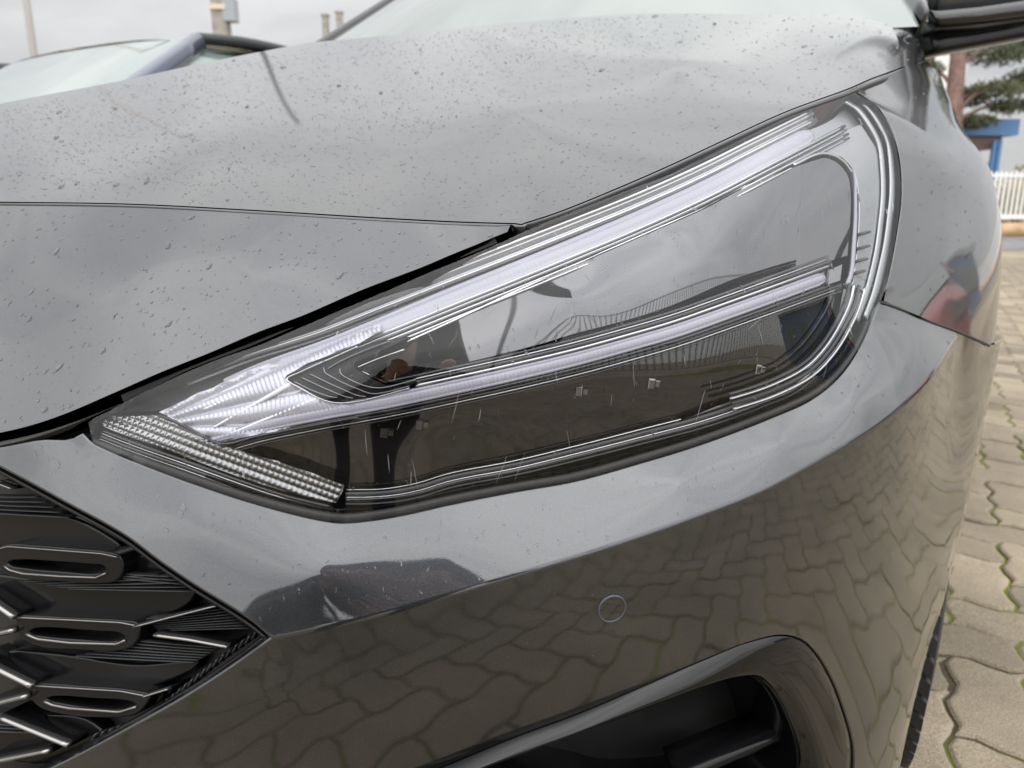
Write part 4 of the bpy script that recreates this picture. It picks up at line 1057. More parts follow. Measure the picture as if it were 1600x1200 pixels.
# herringbone of 2:1 stones: horizontal at (i,i+4m), vertical completing each step
cells = []
for m_ in range(-40, 41):
    for i in range(-60, 61):
        cells.append((i, i+4*m_, True)); cells.append((i, i+4*m_+1, False))
far_m = mat('far_paving', (.27, .225, .16), .85); noise_color(far_m, (.21, .175, .12), (.33, .275, .195), 1.2, 8, .3, .7)
ground = box(0, 60, -.04, 500, 500, .02).build('ground', far_m, kind='structure')
PAVE = bpy.data.objects.new('pavement', None); COL.objects.link(PAVE); PAVE['kind'] = 'structure'
vis = []
for (i, j, hz) in cells:
    V, f, c = None, None, np.array([i*U+(U if hz else U/2), j*U+(U/2 if hz else U)])
    wx, wy = c[0]*ca+c[1]*sa, -c[0]*sa+c[1]*ca
    # lattice y axis points along the car axis
    if not (-6 < wx < 8.0 and -5 < wy < 11.5): continue
    pr = proj(np.array([wx, wy, 0.0]))
    seen = pr[2] > .3 and 1380 < pr[0] < 1680 and pr[1] < 1320
    vis.append((-(1e6/max(pr[2], .2)**2) if seen else math.hypot(wx-.1, wy+.2), (i, j, hz), wx, wy))
vis.sort(key=lambda t: t[0])
cache = {}
GS = Geo(); rot = -PA
for n_i, (_, (i, j, hz), wx, wy) in enumerate(vis):
    dz, rx, ry = random.gauss(0, .0016), random.gauss(0, .007), random.gauss(0, .007)
    if n_i < 300:
        me = cache.get(hz)
        if me is None:
            V, f, c = stone_mesh(i, j, hz)
            me = bpy.data.meshes.new('paving_stone'); me.from_pydata(V, [], f); me.materials.append(M['paver']); cache[hz] = me
        o = bpy.data.objects.new('paving_stone', me); COL.objects.link(o); o.parent = PAVE
        o.location = (wx, wy, dz); o.rotation_euler = (rx, ry, rot)
    else:
        V, f, c = stone_mesh(i, j, hz)
        V = np.array(V)[len(V)//4:]; n = len(V)//3; V = np.array(V)
        X = V[:, 0]*ca+V[:, 1]*sa+wx; Y = -V[:, 0]*sa+V[:, 1]*ca+wy
        f = [(k, (k+1) % n, n+(k+1) % n, n+k) for k in range(n)]+[(n+k, n+(k+1) % n, 2*n+(k+1) % n, 2*n+k) for k in range(n)]+[tuple(2*n+k for k in range(n))]
        GS.add(np.column_stack([X, Y, V[:, 2]+dz+V[:, 0]*ry-V[:, 1]*rx]), f)
o = GS.build('paving_stones', M['paver'], PAVE, smooth=False, kind='stuff')
box(1, 3.25, -.0165, 14.2, 16.6, .02).build('joint_sand', M['joint'], kind='structure')
box(20, 12.4, -.002, 90, 2.2, .004).build('path', far_m, kind='structure')
road_m = mat('asphalt', (.11, .11, .115), .8); noise_color(road_m, (.13, .13, .14), (.20, .20, .21), 6, 6)
box(20, 16.4, .000, 120, 5.6, .006).build('road', road_m, kind='structure')
kerb_m = mat('tan_stone', (.50, .33, .20), .8); noise_color(kerb_m, (.42, .28, .17), (.60, .42, .27), 3, 5)
wl = box(25, 20.6, .16, 130, .30, .36).build('low_wall', kerb_m); tag(wl, 'low tan stone wall under the white fence', 'wall')
white_m = mat('white_painted_metal', (.78, .78, .76), .4)
fence = empty('picket_fence', (16, 20.6, .34), 'white fence of thin upright pickets on the low tan wall', 'fence')
pk = box(0, 0, 0, .055, .03, 1.25).build('picket', white_m, fence, smooth=False); pk.parent = None
meshp = pk.data; bpy.data.objects.remove(pk)
for k in range(150):
    o = bpy.data.objects.new('picket', meshp); COL.objects.link(o); o.parent = fence; o.location = (-7+k*.135, 0, .72)
G = Geo(); box(3.2, 0, .16, 21, .05, .12, geo=G); G.build('rail', white_m, None, smooth=False).parent = fence
G = Geo(); box(3.2, 0, 1.24, 21, .05, .07, geo=G); G.build('rail', white_m, None, smooth=False).parent = fence

# planting behind the fence
def leaf_cloud(blobs, n, size, rng, flat=.6):
    V = []; f = []
    for c, r, k in blobs:
        m_ = int(n*k)
        d = rng.normal(size=(m_, 3)); d /= np.linalg.norm(d, axis=1)[:, None]; rr = rng.random(m_)**.45
        p = np.array(c)+d*rr[:, None]*np.array(r)
        for q in p:
            a = rng.normal(size=3); a /= np.linalg.norm(a); b = np.cross(a, rng.normal(size=3)); b /= np.linalg.norm(b); s_ = size*rng.uniform(.6, 1.4)
            o = len(V); V += [q-a*s_, q+b*s_*flat*.5, q+a*s_, q-b*s_*flat*.5]; f.append((o, o+1, o+2, o+3))
    return np.array(V), f
M['needles'] = mat('pine_needles', (.055, .065, .03), .7); noise_color(M['needles'], (.035, .05, .022), (.10, .105, .045), .9, 3)
M['pine_bark'] = mat('red_pine_bark', (.20, .105, .085), .85); noise_color(M['pine_bark'], (.12, .07, .058), (.215, .13, .11), 6, 5)
M['bush'] = mat('yellow_green_bush', (.25, .22, .06), .8); noise_color(M['bush'], (.16, .17, .04), (.42, .30, .10), 1.5, 4)
M['bark'] = mat('grey_bark', (.16, .13, .11), .9)
rng = np.random.default_rng(3)
def pine(px0, D, label, blobs, trunk, n):
    b = P(px0, 400, D); base = np.array([b[0], b[1], 0]); e = empty('pine_tree', tuple(base), label, 'tree')
    tp = np.array([P(x, y, D) for x, y in trunk]); tp = np.vstack([[base[0], base[1], 0], tp])
    tp = spl([tuple(x) for x in tp], 24)
    tube(tp, np.linspace(.32, .20, 24), sides=12).build('trunk', M['pine_bark'], e)
    G = Geo()
    for (x, y, dd), r, k in blobs:
        c = P(x, y, D+dd); j = np.argmin(abs(tp[:, 2]-c[2]+.6)); a = tp[j]
        tube(spl([tuple(a), tuple((a+c)/2+[0, 0, .25]), tuple(c)], 8), np.linspace(.09, .03, 8), geo=G, sides=6)
    G.build('limb', M['pine_bark'], e)
    V, f = leaf_cloud([(P(x, y, D+dd), r, k) for (x, y, dd), r, k in blobs], n, .13, rng, .35)
    G = Geo(); G.add(V, f); G.build('crown', M['needles'], e, smooth=False)
pine(1490, 24, 'red-barked pine tree with dark needles behind the door mirror', [((1560, 85, 0), (1.1, .9, .35), 1), ((1600, 70, .5), (1.0, .9, .4), 1), ((1440, 110, .4), (.7, .7, .35), .8), ((1520, 150, .3), (.5, .6, .35), .6), ((1560, 140, -.3), (1.0, .8, .28), .9), ((1610, 125, 0), (.9, .7, .4), 1), ((1520, 190, .2), (.8, .7, .22), .9), ((1575, 165, 0), (.7, .6, .28), .8), ((1480, 60, .6), (1.1, .9, .5), 1), ((1640, 40, 0), (1.3, 1, .7), 1.4), ((1430, 30, 1), (1.2, 1, .6), 1.2), ((1520, 10, 1), (1.5, 1, .7), 1.2)], [(1489, 250), (1491, 160), (1498, 80), (1505, -60)], 700)
pine(1447, 27, 'thinner red pine trunk standing left of the big pine', [((1430, 60, 0), (1.0, .8, .5), 1), ((1400, 20, 0), (1.4, .9, .6), 1), ((1452, 150, .4), (.6, .6, .35), .5)], [(1446, 250), (1448, 150), (1450, 60), (1452, -60)], 500)
for k, (x, y, r_) in enumerate(((1590, 285, .8), (1630, 270, 1.0), (1568, 292, .6))):
    b = P(x, y, 24.0); e = empty('garden_bush', (b[0], b[1], 0), ('sparse yellowish bush behind the white fence', 'taller yellowish bush beyond the right picture edge', 'low yellowish bush beside the blue posts')[k], 'bush')
    V, f = leaf_cloud([((b[0], b[1], b[2]-.4), (r_*1.2, .8, r_), 1), ((b[0]+.3, b[1], .7), (r_*1.3, .9, .7), 1)], 420, .10, rng, .6); G = Geo(); G.add(V, f); G.build('foliage', M['bush'], e, smooth=False)
    tube([(b[0], b[1], 0), (b[0]+.05, b[1], b[2]*.6), (b[0]+.1, b[1], b[2]-.3)], [.04, .03, .015]).build('stem', M['bark'], e)

# blue kiosk with posts
blue_m = mat('blue_painted_metal', (.08, .20, .42), .45); wall_m = mat('white_rendered_wall', (.80, .79, .76), .8)
DK = 26
kx = P(1535, 210, DK); kiosk = empty('blue_kiosk', (kx[0], kx[1], 0), 'small blue roofed shelter with blue posts behind the fender', 'shelter')
zt, zb = P(1535, 192, DK)[2], P(1535, 216, DK)[2]
box(kx[0]-.55, kx[1], (zt+zb)/2, 2.2, 2.2, zt-zb, geo=None).build('roof', blue_m, kiosk, smooth=False)
box(kx[0]-.75, kx[1], zb-.21, 1.8, 1.8, .40).build('lintel', mat('brown_fascia', (.16, .11, .09), .7), kiosk, smooth=False)
for xx in (1550, 1558): b = P(xx, 250, DK-.9); box(b[0], b[1], zb/2-.21, .12, .12, zb+.3-.2).build('post', blue_m, kiosk, smooth=False)
b = P(1525, 260, DK+4); hs = empty('garage', (b[0]-2.5, b[1]+2, 0), 'white rendered garage wall partly hidden behind the fender', 'building')
box(b[0]-2.2, b[1]+2, 1.2, 5.6, 4, 2.4).build('wall', wall_m, hs, smooth=False)
box(b[0]-2.2, b[1]+2, 2.46, 6.0, 4.4, .12).build('roof', mat('grey_roof', (.3, .29, .28), .8), hs, smooth=False)
rb_ = P(1428, 19, 34); br = empty('red_roofed_house', (rb_[0], rb_[1], 0), 'house with terracotta eaves seen under the mirror', 'house')
box(rb_[0], rb_[1]+3, rb_[2], 7, 6, .55).build('roof', mat('terracotta', (.50, .17, .09), .7), br, smooth=False)
box(rb_[0], rb_[1]+3.2, (rb_[2]-.28)/2, 6.4, 5, rb_[2]-.28).build('wall', wall_m, br, smooth=False)

# poles on the left
conc = mat('weathered_concrete', (.30, .27, .24), .85); noise_color(conc, (.24, .22, .2), (.36, .33, .29), 4, 6)
b = P(48, 50, 16); lp = empty('lamp_post', (b[0], b[1], 0), 'thin pale lamp post at the left picture edge', 'lamp post')
tube([(b[0], b[1], 0), (b[0], b[1], 4), (b[0], b[1], 11)], [.085, .075, .06], sides=12).build('pole', mat('galvanised_pole', (.36, .34, .32), .55), lp)
b2 = (b[0]+.5, b[1], 7.5); tube([(b[0], b[1], 10.95), (b[0]+.3, b[1], 11.1), (b[0]+.9, b[1], 11.12)], [.05, .05, .09], sides=10).build('lamp_arm', M['dark_trim'], lp)
b = P(345, 25, 22); cpole = empty('utility_pole', (b[0], b[1], 0), 'square concrete utility pole with a grey box on its shaft', 'pole')
G = Geo(); box(b[0], b[1], 4.6, .42, .42, 9.2, geo=G); G.build('shaft', conc, cpole, smooth=False)
tube([(b[0], b[1], 9.1), (b[0], b[1], 12), (b[0], b[1], 15.5)], .075, sides=10).build('reflection_mast', M['dark_trim'], cpole)  # unseen extension, added so a thin dark line reflects in the hood
zc = P(345, 14, 22)[2]; G = Geo(); box(b[0], b[1]-.01, zc, .47, .50, .14, geo=G); G.build('clamp_band', mat('pale_band', (.62, .52, .42), .7), cpole, smooth=False)
bx = P(362, 18, 22); G = Geo(); box(bx[0]+.0, bx[1]-.1, bx[2], .36, .35, .62, geo=G); G.build('switch_box', mat('grey_box', (.30, .33, .35), .5), cpole, smooth=False)
for x, y, nm in ((508, 25, 'dark chimney top standing left over the windscreen edge'), (530, 21, 'dark chimney top standing right over the windscreen edge')):
    c = P(x, y, 60); e = empty('chimney', (c[0], c[1], 0), nm, 'chimney')
    G = Geo(); box(c[0], c[1], c[2]/2, .48, .48, c[2], geo=G); G.build('stack', conc, e, smooth=False)
    G = Geo(); box(c[0], c[1], c[2]+.06, .62, .62, .12, geo=G); G.build('cap', conc, e, smooth=False)
# ---------------------------------------------------------------- other cars (generic hatchback built from sections)
def hatchback(pos, heading, paint, label, glass, scale=1.0, ht=1.46, wide=1.0):
    """pos: middle of the front end on the ground; heading: direction (x,y) in which the car faces"""
    f2 = np.array([heading[0], heading[1], 0.0]); f2 /= np.linalg.norm(f2); s2 = np.array([f2[1], -f2[0], 0])
    def W(x, y, z): return np.array([pos[0], pos[1], 0])+s2*x*wide-f2*y*scale+np.array([0, 0, z])
    root = empty('parked_car', (pos[0], pos[1], 0), label, 'car')
    th = np.linspace(0, 2*math.pi, 29)[:-1]
    def ring(y, hw, z0, z1, q=3.4):
        c = np.sign(np.cos(th))*abs(np.cos(th))**(2/q); s = np.sign(np.sin(th))*abs(np.sin(th))**(2/q)
        return [W(hw*a, y, (z0+z1)/2+(z1-z0)/2*b) for a, b in zip(c, s)]
    prof = [(0.0, .55, .36, .60), (.06, .70, .28, .68), (.25, .80, .22, .76), (.7, .86, .20, .88), (1.1, .885, .20, .96), (2.3, .90, .20, .97), (3.3, .895, .20, .99), (3.9, .86, .24, 1.0), (4.15, .78, .30, .96), (4.22, .62, .42, .86)]
    loft_secs([np.array(ring(*p)) for p in prof], 'body', paint, root)
    # greenhouse: roof skin, pillars, glass
    def g(x, y, z): return W(x, y, z)
    xs = np.linspace(-1, 1, 13)
    roofp = [(1.80, .55, -.005), (2.0, .56, .02), (2.6, .57, .03), (3.3, .55, .01), (3.75, .51, -.05)]
    V = [g(u*hw, y, ht+dz-.05*abs(u)**3) for y, hw, dz in roofp for u in xs]; f = [(i*13+k, i*13+k+1, (i+1)*13+k+1, (i+1)*13+k) for i in range(4) for k in range(12)]
    G = Geo(); G.add(V, f); G.add([v-np.array([0, 0, .03]) for v in V], [q[::-1] for q in f]); G.build('roof', paint, root)
    V = [g(u*(.72*(1-t)+.55*t), .95+.85*t-.10*(1-u*u)*(1-t), .94+(ht-.95)*t-.04*abs(u)**3*t) for t in np.linspace(0, 1, 9) for u in xs]
    G = Geo(); G.add(V, [(i*13+k, i*13+k+1, (i+1)*13+k+1, (i+1)*13+k) for i in range(8) for k in range(12)]); G.build('windscreen', glass, root)
    V = [g(u*(.68*(1-t)+.51*t), 4.05-.30*t, .96+(ht-1.02)*t) for t in np.linspace(0, 1, 5) for u in xs]
    G = Geo(); G.add(V, [(i*13+k, i*13+k+1, (i+1)*13+k+1, (i+1)*13+k) for i in range(4) for k in range(12)]); G.build('rear_window', glass, root)
    for sg in (-1, 1):
        V = []; ys = ((1.02, 1.80), (1.6, 2.1), (2.4, 2.5), (3.2, 3.15), (3.95, 3.68))
        for y0, y1 in ys: V += [g(sg*.80, y0, .95), g(sg*.54, y1, ht-.06)]
        G = Geo(); G.add(V, [(2*i, 2*i+1, 2*i+3, 2*i+2) for i in range(4)]); G.build('side_window', glass, root)
        for y0, y1, ww in ((.98, 1.80, .07), (2.45, 2.5, .09), (3.98, 3.70, .16)):
            p = np.array([g(sg*(.815-.255*t), y0+(y1-y0)*t, .93+(ht-.98)*t) for t in np.linspace(0, 1, 8)])
            sweep(p, np.tile(s2*sg, (8, 1)), ww, .02, sink=1).build('pillar', paint, root)
        p = np.array([g(sg*.55, y, ht+dz-.03) for y, _, dz in roofp]); sweep(spl([tuple(x) for x in p], 20), np.tile([0, 0, 1.0], (20, 1)), .05, .02, sink=1).build('roof_rail', M['dark_trim'], root)
        for y in (.85, 3.45):
            V, ff = lathe([(.20, -.09), (.30, -.10), (.315, -.07), (.315, .07), (.30, .10), (.20, .09)], W(sg*.80, y, .315), s2, np.array([0, 0, 1.0]), 32); G = Geo(); G.add(V, ff); wh = G.build('wheel', M['tyre'], root)
            V, ff = lathe([(.01, .06*sg), (.10, .07*sg), (.20, .085*sg), (.215, .09*sg)], W(sg*.80, y, .315), s2, np.array([0, 0, 1.0]), 32); G = Geo(); G.add(V, ff); G.build('rim', M['chrome_soft'], wh)
        p = W(sg*.58, .10, .62); box(p[0], p[1], p[2], .30, .26, .11, math.atan2(s2[1], s2[0])).build('headlamp', M['chrome_soft'], root, smooth=False)
    return root
M['lilac_paint'] = mat('blue_grey_paint', (.09, .10, .15), .30, .5, Coat_Weight=1.0, Coat_Roughness=.02)
M['red_paint'] = mat('red_car_paint', (.30, .03, .03), .3, .1, Coat_Weight=1.0)
M['pale_glass'] = mat('pale_green_glass', (.22, .28, .26), .03, 0, IOR=1.5, Coat_Weight=1.0)
_a = car(-3.2, .42, 0)
hatchback((_a[0], _a[1]), -AX[:2], M['lilac_paint'], 'blue grey hatchback parked alongside, only its windscreen and roof seen over the bonnet', M['pale_glass'], ht=1.43, wide=1.25)
hatchback((5.4, 2.9), (-.95, -.3), M['red_paint'], 'red hatchback parked across the yard, seen only as a reflection', M['glass_dark'])

# ---------------------------------------------------------------- behind the camera: what the paint and the lamp mirror
hall = empty('market_hall', (24, 6, 0), 'long low blue hall to the right, seen only mirrored in the wing', 'building')
box(24, 6, 1.15, 8, 16, 2.3, rad(8)).build('wall', mat('blue_cladding', (.11, .18, .31), .5), hall, smooth=False)
box(24, 6, 2.42, 8.6, 16.6, .24, rad(8)).build('roof', mat('grey_roof_sheet', (.34, .34, .35), .6), hall, smooth=False)
for k in range(6):
    yy = -.5+k*2.6; box(19.92-(yy-6)*math.tan(rad(8)), yy, 1.2, .12, 1.5, 1.1, rad(8)).build('window', M['glass_dark'], hall, smooth=False)
fn = empty('wire_fence', (4, -9, 0), 'grey fence of upright bars behind the photographer, mirrored along the lamp', 'fence')
fm = mat('galvanised_steel', (.42, .43, .44), .5, .4)
path_f = spl([(-9, -9.5), (-2, -10.2), (4, -9.6), (9, -6.5), (11.5, -1), (12, 3.5)], 150)
G = Geo(); tube(np.column_stack([path_f, np.full(150, 2.2)]), .03, geo=G, sides=6); tube(np.column_stack([path_f, np.full(150, .15)]), .03, geo=G, sides=6); G.build('rail', fm, fn)
bmesh_ = None
for k in range(150):
    x, y = path_f[k]
    if bmesh_ is None: o = box(0, 0, 1.18, .035, .035, 2.15).build('bar', fm, None, smooth=False); bmesh_ = o.data
    else: o = bpy.data.objects.new('bar', bmesh_); COL.objects.link(o)
    o.parent = fn; o.matrix_parent_inverse = parent_inv(fn); o.location = (x, y, 0)
fp = empty('flag_pole', (2.35, -6.5, 0), 'slim flag pole with a dark teal banner behind the photographer', 'flag pole')
tube([(2.35, -6.5, 0), (2.35, -6.5, 2), (2.36, -6.5, 4.5)], [.06, .05, .04], sides=10).build('pole', fm, fp)
V = []; f = []
for i in range(13):
    for j in range(7):
        V.append((2.52+.80*i/12, -6.45+.07*math.sin(i*.8+j*.2), 4.15-.62*j/6-.10*math.sin(i*.25)-(.12 if i == 12 and j % 2 else 0)))
for i in range(12):
    for j in range(6): f.append((i*7+j, i*7+j+1, (i+1)*7+j+1, (i+1)*7+j))
G = Geo(); G.add(V, f); G.build('flag', mat('teal_cloth', (.02, .055, .075), .8), fp)
# broad-leaved trees beyond the fence
M['leaf'] = mat('autumn_leaves', (.07, .06, .025), .7); noise_color(M['leaf'], (.04, .045, .02), (.13, .09, .035), 1.0, 3)
for k, (x, y, h, r_) in enumerate(((-14, -17, 5.0, 2.4), (-7.5, -20, 5.2, 2.6), (-19, -8, 5.0, 2.8))):
    e = empty('leafy_tree', (x, y, 0), ('broad dark tree far behind to the left, seen only mirrored', 'tall dark tree beyond the fence behind the photographer, seen only mirrored', 'wide tree at the left end of the yard, seen only mirrored')[k], 'tree')
    tube([(x, y, 0), (x+.1, y, h*.35), (x, y+.1, h*.75)], [.22, .17, .06], sides=8).build('trunk', M['bark'], e)
    V, f = leaf_cloud([((x, y, h*.62), (r_, r_, h*.30), 1), ((x+r_*.5, y, h*.5), (r_*.7, r_*.7, h*.2), .7), ((x-r_*.5, y+.3, h*.55), (r_*.7, r_*.7, h*.2), .7)], 900, .22, rng, .7)
    G = Geo(); G.add(V, f); G.build('crown', M['leaf'], e, smooth=False)

# ---------------------------------------------------------------- the photographer, crouching behind the phone (seen only as a reflection)
skin_m = mat('skin', (.48, .27, .20), .5, Subsurface_Weight=.1); coat_m = mat('olive_coat', (.045, .04, .028), .85); hair_m = mat('dark_hair', (.012, .010, .009), .6); jean_m = mat('dark_jeans', (.02, .024, .035), .85)
phone = empty('phone', (-.05, -.02, .725), 'black phone held in both hands', 'phone')
g = box(-.052, -.019, .722, .150, .0085, .072); g.build('body', M['black_gloss'], phone, smooth=False)
for zz in (.745,):
    g = Geo()
    for dx in (-.012, .012):
        V, f = lathe([(.0085, 0), (.0085, .0018), (.0070, .0022), (.0068, .0010), (.0005, .0010)], np.array([-.004+dx, -.0148, .744]), np.array([0, 1.0, 0]), np.array([0, 0, 1.0]), 24); g.add(V, f)
    g.build('camera_ring', M['dark_chrome'], phone)
ph = empty('person', (-.12, -.84, 0), 'person in dark coat bending down to hold a phone, seen only mirrored', 'person')
def skinbody(name, verts, edges, radii, m, sub=2):
    me = bpy.data.meshes.new(name); me.from_pydata(verts, edges, []); o = bpy.data.objects.new(name, me); COL.objects.link(o)
    md = o.modifiers.new('skin', 'SKIN'); md.use_smooth_shade = True
    for i, r_ in enumerate(radii): me.skin_vertices[0].data[i].radius = (r_, r_) if np.isscalar(r_) else r_
    me.skin_vertices[0].data[0].use_root = True
    o.modifiers.new('sub', 'SUBSURF').levels = sub
    o.modifiers['sub'].render_levels = sub
    me.materials.append(m); o.parent = ph; o.matrix_parent_inverse = parent_inv(ph)
    return o
H = np.array([-.10, -.31, 1.0])
# coat with arms reaching to the phone
bv = [(-.12, -.86, .80), (-.12, -.80, .92), (-.12, -.66, .99), (-.11, -.50, .97), (-.105, -.43, .985)]
bv += [(.09, -.50, .92), (.17, -.36, .66), (.085, -.15, .665), (.055, -.09, .70), (-.31, -.50, .92), (-.38, -.36, .66), (-.24, -.15, .665), (-.19, -.09, .70)]
be = [(0, 1), (1, 2), (2, 3), (3, 4), (3, 5), (5, 6), (6, 7), (7, 8), (3, 9), (9, 10), (10, 11), (11, 12)]
skinbody('coat', bv, be, [(.17, .14), (.17, .13), (.175, .12), (.13, .09), .055, .075, .06, .045, .036, .075, .06, .045, .036], coat_m)
lv = [(-.12, -.87, .80), (-.03, -.86, .72), (.0, -.79, .45), (.02, -.86, .09), (.02, -.74, .04), (-.22, -.86, .72), (-.25, -.79, .45), (-.27, -.86, .09), (-.27, -.74, .04)]
skinbody('jeans', lv, [(0, 1), (1, 2), (2, 3), (0, 5), (5, 6), (6, 7)] , [.14, .10, .075, .055, .05, .10, .075, .055, .05], jean_m)
for sx in (.02, -.27):
    loft_secs([np.array([(sx+.045*math.cos(t), -.92+dy, .045+.04*math.sin(t)) for t in np.linspace(0, 2*math.pi, 13)[:-1]]) for dy in (0, .05, .12, .18)], 'shoe', M['black_satin'], ph)
# neck and head with a face turned to the phone
V = []; f = []; nu, nv = 28, 20
for j in range(nv+1):
    v = -math.pi/2+math.pi*j/nv
    for i in range(nu):
        u = 2*math.pi*i/nu
        x, y, z = math.cos(v)*math.sin(u)*.076, math.cos(v)*math.cos(u)*.096, math.sin(v)*.115
        if z < -.02: k = 1-.35*min(1, (-.02-z)/.095); x *= k; y = y*k+.012*(1-k)*3
        fr = max(0, math.cos(u))**6
        y += .024*fr*math.exp(-((z+.022)/.020)**2)*(1 if abs(math.sin(u)) < .5 else 0)*max(0, 1-abs(math.sin(u))*4)      # nose
        for sg in (-1, 1): y -= .012*math.exp(-(((x-sg*.032)/.015)**2+((z-.005)/.011)**2))*(1 if math.cos(u) > 0 else 0)        # eye sockets
        y += .006*math.exp(-((z+.060)/.010)**2)*fr; y -= .004*math.exp(-((z+.052)/.004)**2)*fr                                 # mouth
        V.append(H+np.array([x, y, z]))
for j in range(nv):
    for i in range(nu): i2 = (i+1) % nu; f.append((j*nu+i, j*nu+i2, (j+1)*nu+i2, (j+1)*nu+i))
G = Geo(); G.add(V, f); tube([H+[0, -.02, -.07], H+[0, -.04, -.13], H+[0, -.06, -.18]], [.05, .052, .06], geo=G, sides=14)
head = G.build('head', skin_m, ph)
for sg in (-1, 1):
    V, f = lathe([(.0003, .0105), (.006, .009), (.0105, 0), (.006, -.009)], H+np.array([sg*.032, .078, .004]), np.array([0, 1.0, 0]), np.array([0, 0, 1.0]), 12); G = Geo(); G.add(V, f); G.build('eye', mat('eye', (.1, .08, .07), .1), head)
    V, f = lathe([(.004, .010), (.02, .007), (.026, 0), (.018, -.006)], H+np.array([sg*.078, -.01, -.005]), np.array([float(sg), 0, 0]), np.array([0, 0, 1.0]), 14); G = Geo(); G.add(V, f); G.build('ear', skin_m, head)
V = []; f = []
for j in range(12):
    v = -.25+(math.pi/2+.25)*j/11
    for i in range(28):
        u = 2*math.pi*i/28; fr = max(0, math.cos(u))
        lift = .055*fr**2*(1-j/11.0)
        V.append(H+np.array([math.cos(v)*math.sin(u)*.096, math.cos(v)*math.cos(u)*.104-.006, math.sin(v)*.122+.008+lift+.004*math.sin(u*9+j)]))
for j in range(11):
    for i in range(28): i2 = (i+1) % 28; f.append((j*28+i, j*28+i2, (j+1)*28+i2, (j+1)*28+i))
G = Geo(); G.add(V, f); G.build('hair', hair_m, ph)
# hands: palm and five fingers closing on the ends of the phone
for sg, ex in ((1, .026), (-1, -.130)):
    w0 = np.array([ex+sg*.034, -.085, .700]); pv = [tuple(w0), tuple(w0+[sg*-.004, .03, .008]), tuple(w0+[sg*-.010, .052, .014])]; pe = [(0, 1), (1, 2)]; pr = [.022, .026, .022]
    for k in range(4):
        z0 = .742-.017*k; L_ = (.9, 1, .95, .78)[k]; o_ = len(pv)
        pv += [(ex+sg*.020, -.032, z0-.006), (ex+sg*.019, -.032+.026*L_, z0), (ex+sg*.004, -.010+.006*L_, z0+.002), (ex-sg*.018*L_, -.0085, z0+.002)]
        pe += [(2, o_), (o_, o_+1), (o_+1, o_+2), (o_+2, o_+3)]; pr += [.0095, .0085, .0080, .0068]
    o_ = len(pv); pv += [tuple(w0+[sg*-.030, .020, .012]), (ex-sg*.012, -.038, .722), (ex-sg*.034, -.0300, .735)]; pe += [(1, o_), (o_, o_+1), (o_+1, o_+2)]; pr += [.013, .0105, .0085]
    skinbody('hand', pv, pe, pr, skin_m, 1)

# ---------------------------------------------------------------- rain drops standing on the paint and the lamp
def drops(surf, poly, n, rmin, rmax, geo, rngd, power=2.6, elong=(1.0, 1.15), off=0.0, streak=None, hfac=.55, inset=4):
    poly = np.asarray(poly, float)[:, :2]; lo_, hi_ = poly.min(0), poly.max(0); lo_ = np.maximum(lo_, [-40, -40]); hi_ = np.minimum(hi_, [1640, 1240])
    pts = rngd.random((n*4, 2))*(hi_-lo_)+lo_
    pts = pts[in_poly(pts, poly)]; pts = pts[:n]
    if len(pts) == 0: return
    pts = pts[seg_dist(pts, poly) > inset]
    P3 = surf.hit(pts); q = surf.toq(P3)[0]; nn = surf.nrm(q); dd = proj(P3)[:, 2]
    down = np.array([0, 0, -1.0])
    for p, n3, d in zip(P3, nn, dd):
        p = p-n3*off
        r = (rmin+(rmax-rmin)*rngd.random()**power)*d/F
        t1 = down-n3*(down@n3); t1 /= np.linalg.norm(t1)+1e-9; t2 = np.cross(n3, t1)
        e_ = rngd.uniform(*elong); a0 = rngd.normal()*.4
        if streak: a0 = streak+rngd.normal()*.5
        u = math.cos(a0)*t1+math.sin(a0)*t2; v = np.cross(n3, u)
        k = 9; th = np.linspace(0, 2*math.pi, k+1)[:-1]; jit = 1+.07*rngd.normal(size=k)
        rings = []
        for rr, hh in ((1.0, -.02), (.86, .55), (.5, .9)):
            rings.append(p+(np.cos(th)*rr*jit*e_)[:, None]*u*r+(np.sin(th)*rr*jit/math.sqrt(e_))[:, None]*v*r+n3*(hh*hfac*r))
        V = np.vstack(rings+[p+n3*(hfac*r)])
        f = [(s_*k+i, s_*k+(i+1) % k, (s_+1)*k+(i+1) % k, (s_+1)*k+i) for s_ in (0, 1) for i in range(k)]+[(2*k+i, 2*k+(i+1) % k, 3*k) for i in range(k)]
        geo.add(V, f)
rg = np.random.default_rng(11)
G = Geo()
drops(hood_s, HOOD_POLY, 5200, .55, 2.0, G, rg, 2.4, hfac=.6)
hp_left = np.array([(0, 170), (480, 70), (1000, 20), (1100, 60), (700, 200), (300, 300), (0, 300)])
drops(hood_s, hp_left, 4200, .5, 1.6, G, rg, 2.0, hfac=.62)
drops(hood_s, HOOD_POLY, 36, 2.6, 4.8, G, rg, 1.5, (1.4, 2.4))
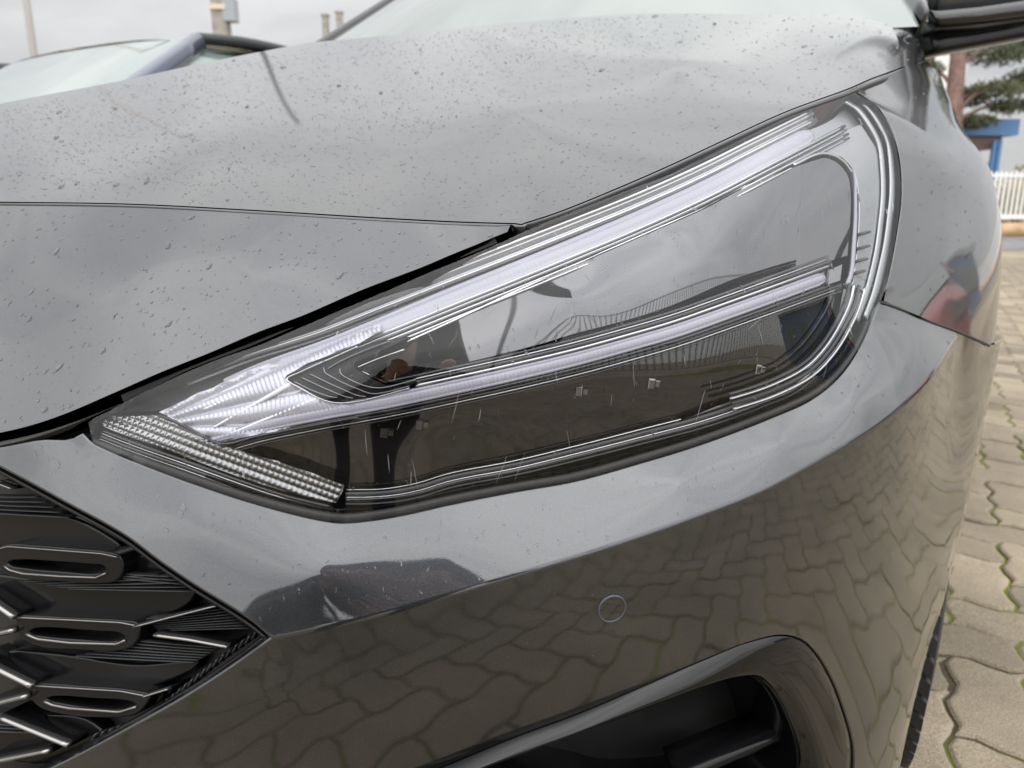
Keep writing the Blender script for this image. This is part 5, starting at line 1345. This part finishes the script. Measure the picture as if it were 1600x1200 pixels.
drops(nose_s, NOSE_POLY, 800, .7, 2.9, G, rg, 2.2)
drops(nose_s, NOSE_POLY, 22, 3, 7, G, rg, 1.5, (1.0, 1.6), hfac=.25)
drops(ledge_s, ledge_out[:, :2], 260, .8, 2.6, G, rg, 2.0, (1.0, 3.0))
drops(ledge_s, np.array([(30, 700), (130, 720), (320, 800), (330, 880), (200, 800)]), 12, 3, 7, G, rg, 1.5, (1.1, 1.6), hfac=.16)
drops(low_s, np.array([(440, 1000), (1100, 830), (1250, 980), (1000, 1060), (700, 1190), (300, 1190)]), 380, .5, 1.4, G, rg, 2.0, hfac=.4)
FP = np.array([(1345, 140), (1412, 110), (1480, 170), (1540, 290), (1545, 420), (1520, 500), (1410, 460), (1415, 300), (1400, 210)])
fen_s = Surf('px', FEN[:, :22].reshape(-1, 3)[::9], 1e-6)
drops(fen_s, FP, 170, .8, 2.4, G, rg, 2.0)
drops(hl_s, lens_poly, 70, .45, .9, G, rg, 1.5, (7, 16), off=-.0002, streak=.35, hfac=.5)
drops(hl_s, lens_poly, 330, .8, 3.0, G, rg, 2.2, (1.2, 4.5), off=-.0002)
o = G.build('rain_drops', M['water'], kind='stuff')

# dried streaks on the clear cover: thin pale run marks
M['dry_streak'] = mat('dried_water_mark', (.30, .30, .31), .5)
G = Geo(); rs = np.random.default_rng(5)
for k in range(60):
    x, y = rs.uniform(480, 1330), rs.uniform(230, 740)
    L_ = rs.uniform(8, 34) if k % 5 else rs.uniform(34, 60); a_ = rs.normal(1.75 if k % 3 else 1.25, .28)
    pts = np.array([(x+math.cos(a_)*t*L_+rs.normal()*.3, y+math.sin(a_)*t*L_) for t in np.linspace(0, 1, 6)])
    if not in_poly(pts, shrink(HL_OUT, 14)).all(): continue
    p, nn = hp(pts, -.0002)
    sweep(p, nn, np.sin(np.linspace(.15, 2.9, 6))*rs.uniform(.00016, .00034), .00012, geo=G, sink=.1, prof=[(-.5, 0), (-.3, .8), (.3, .8), (.5, 0)])
G.build('dried_streaks', M['dry_streak'], kind='stuff')
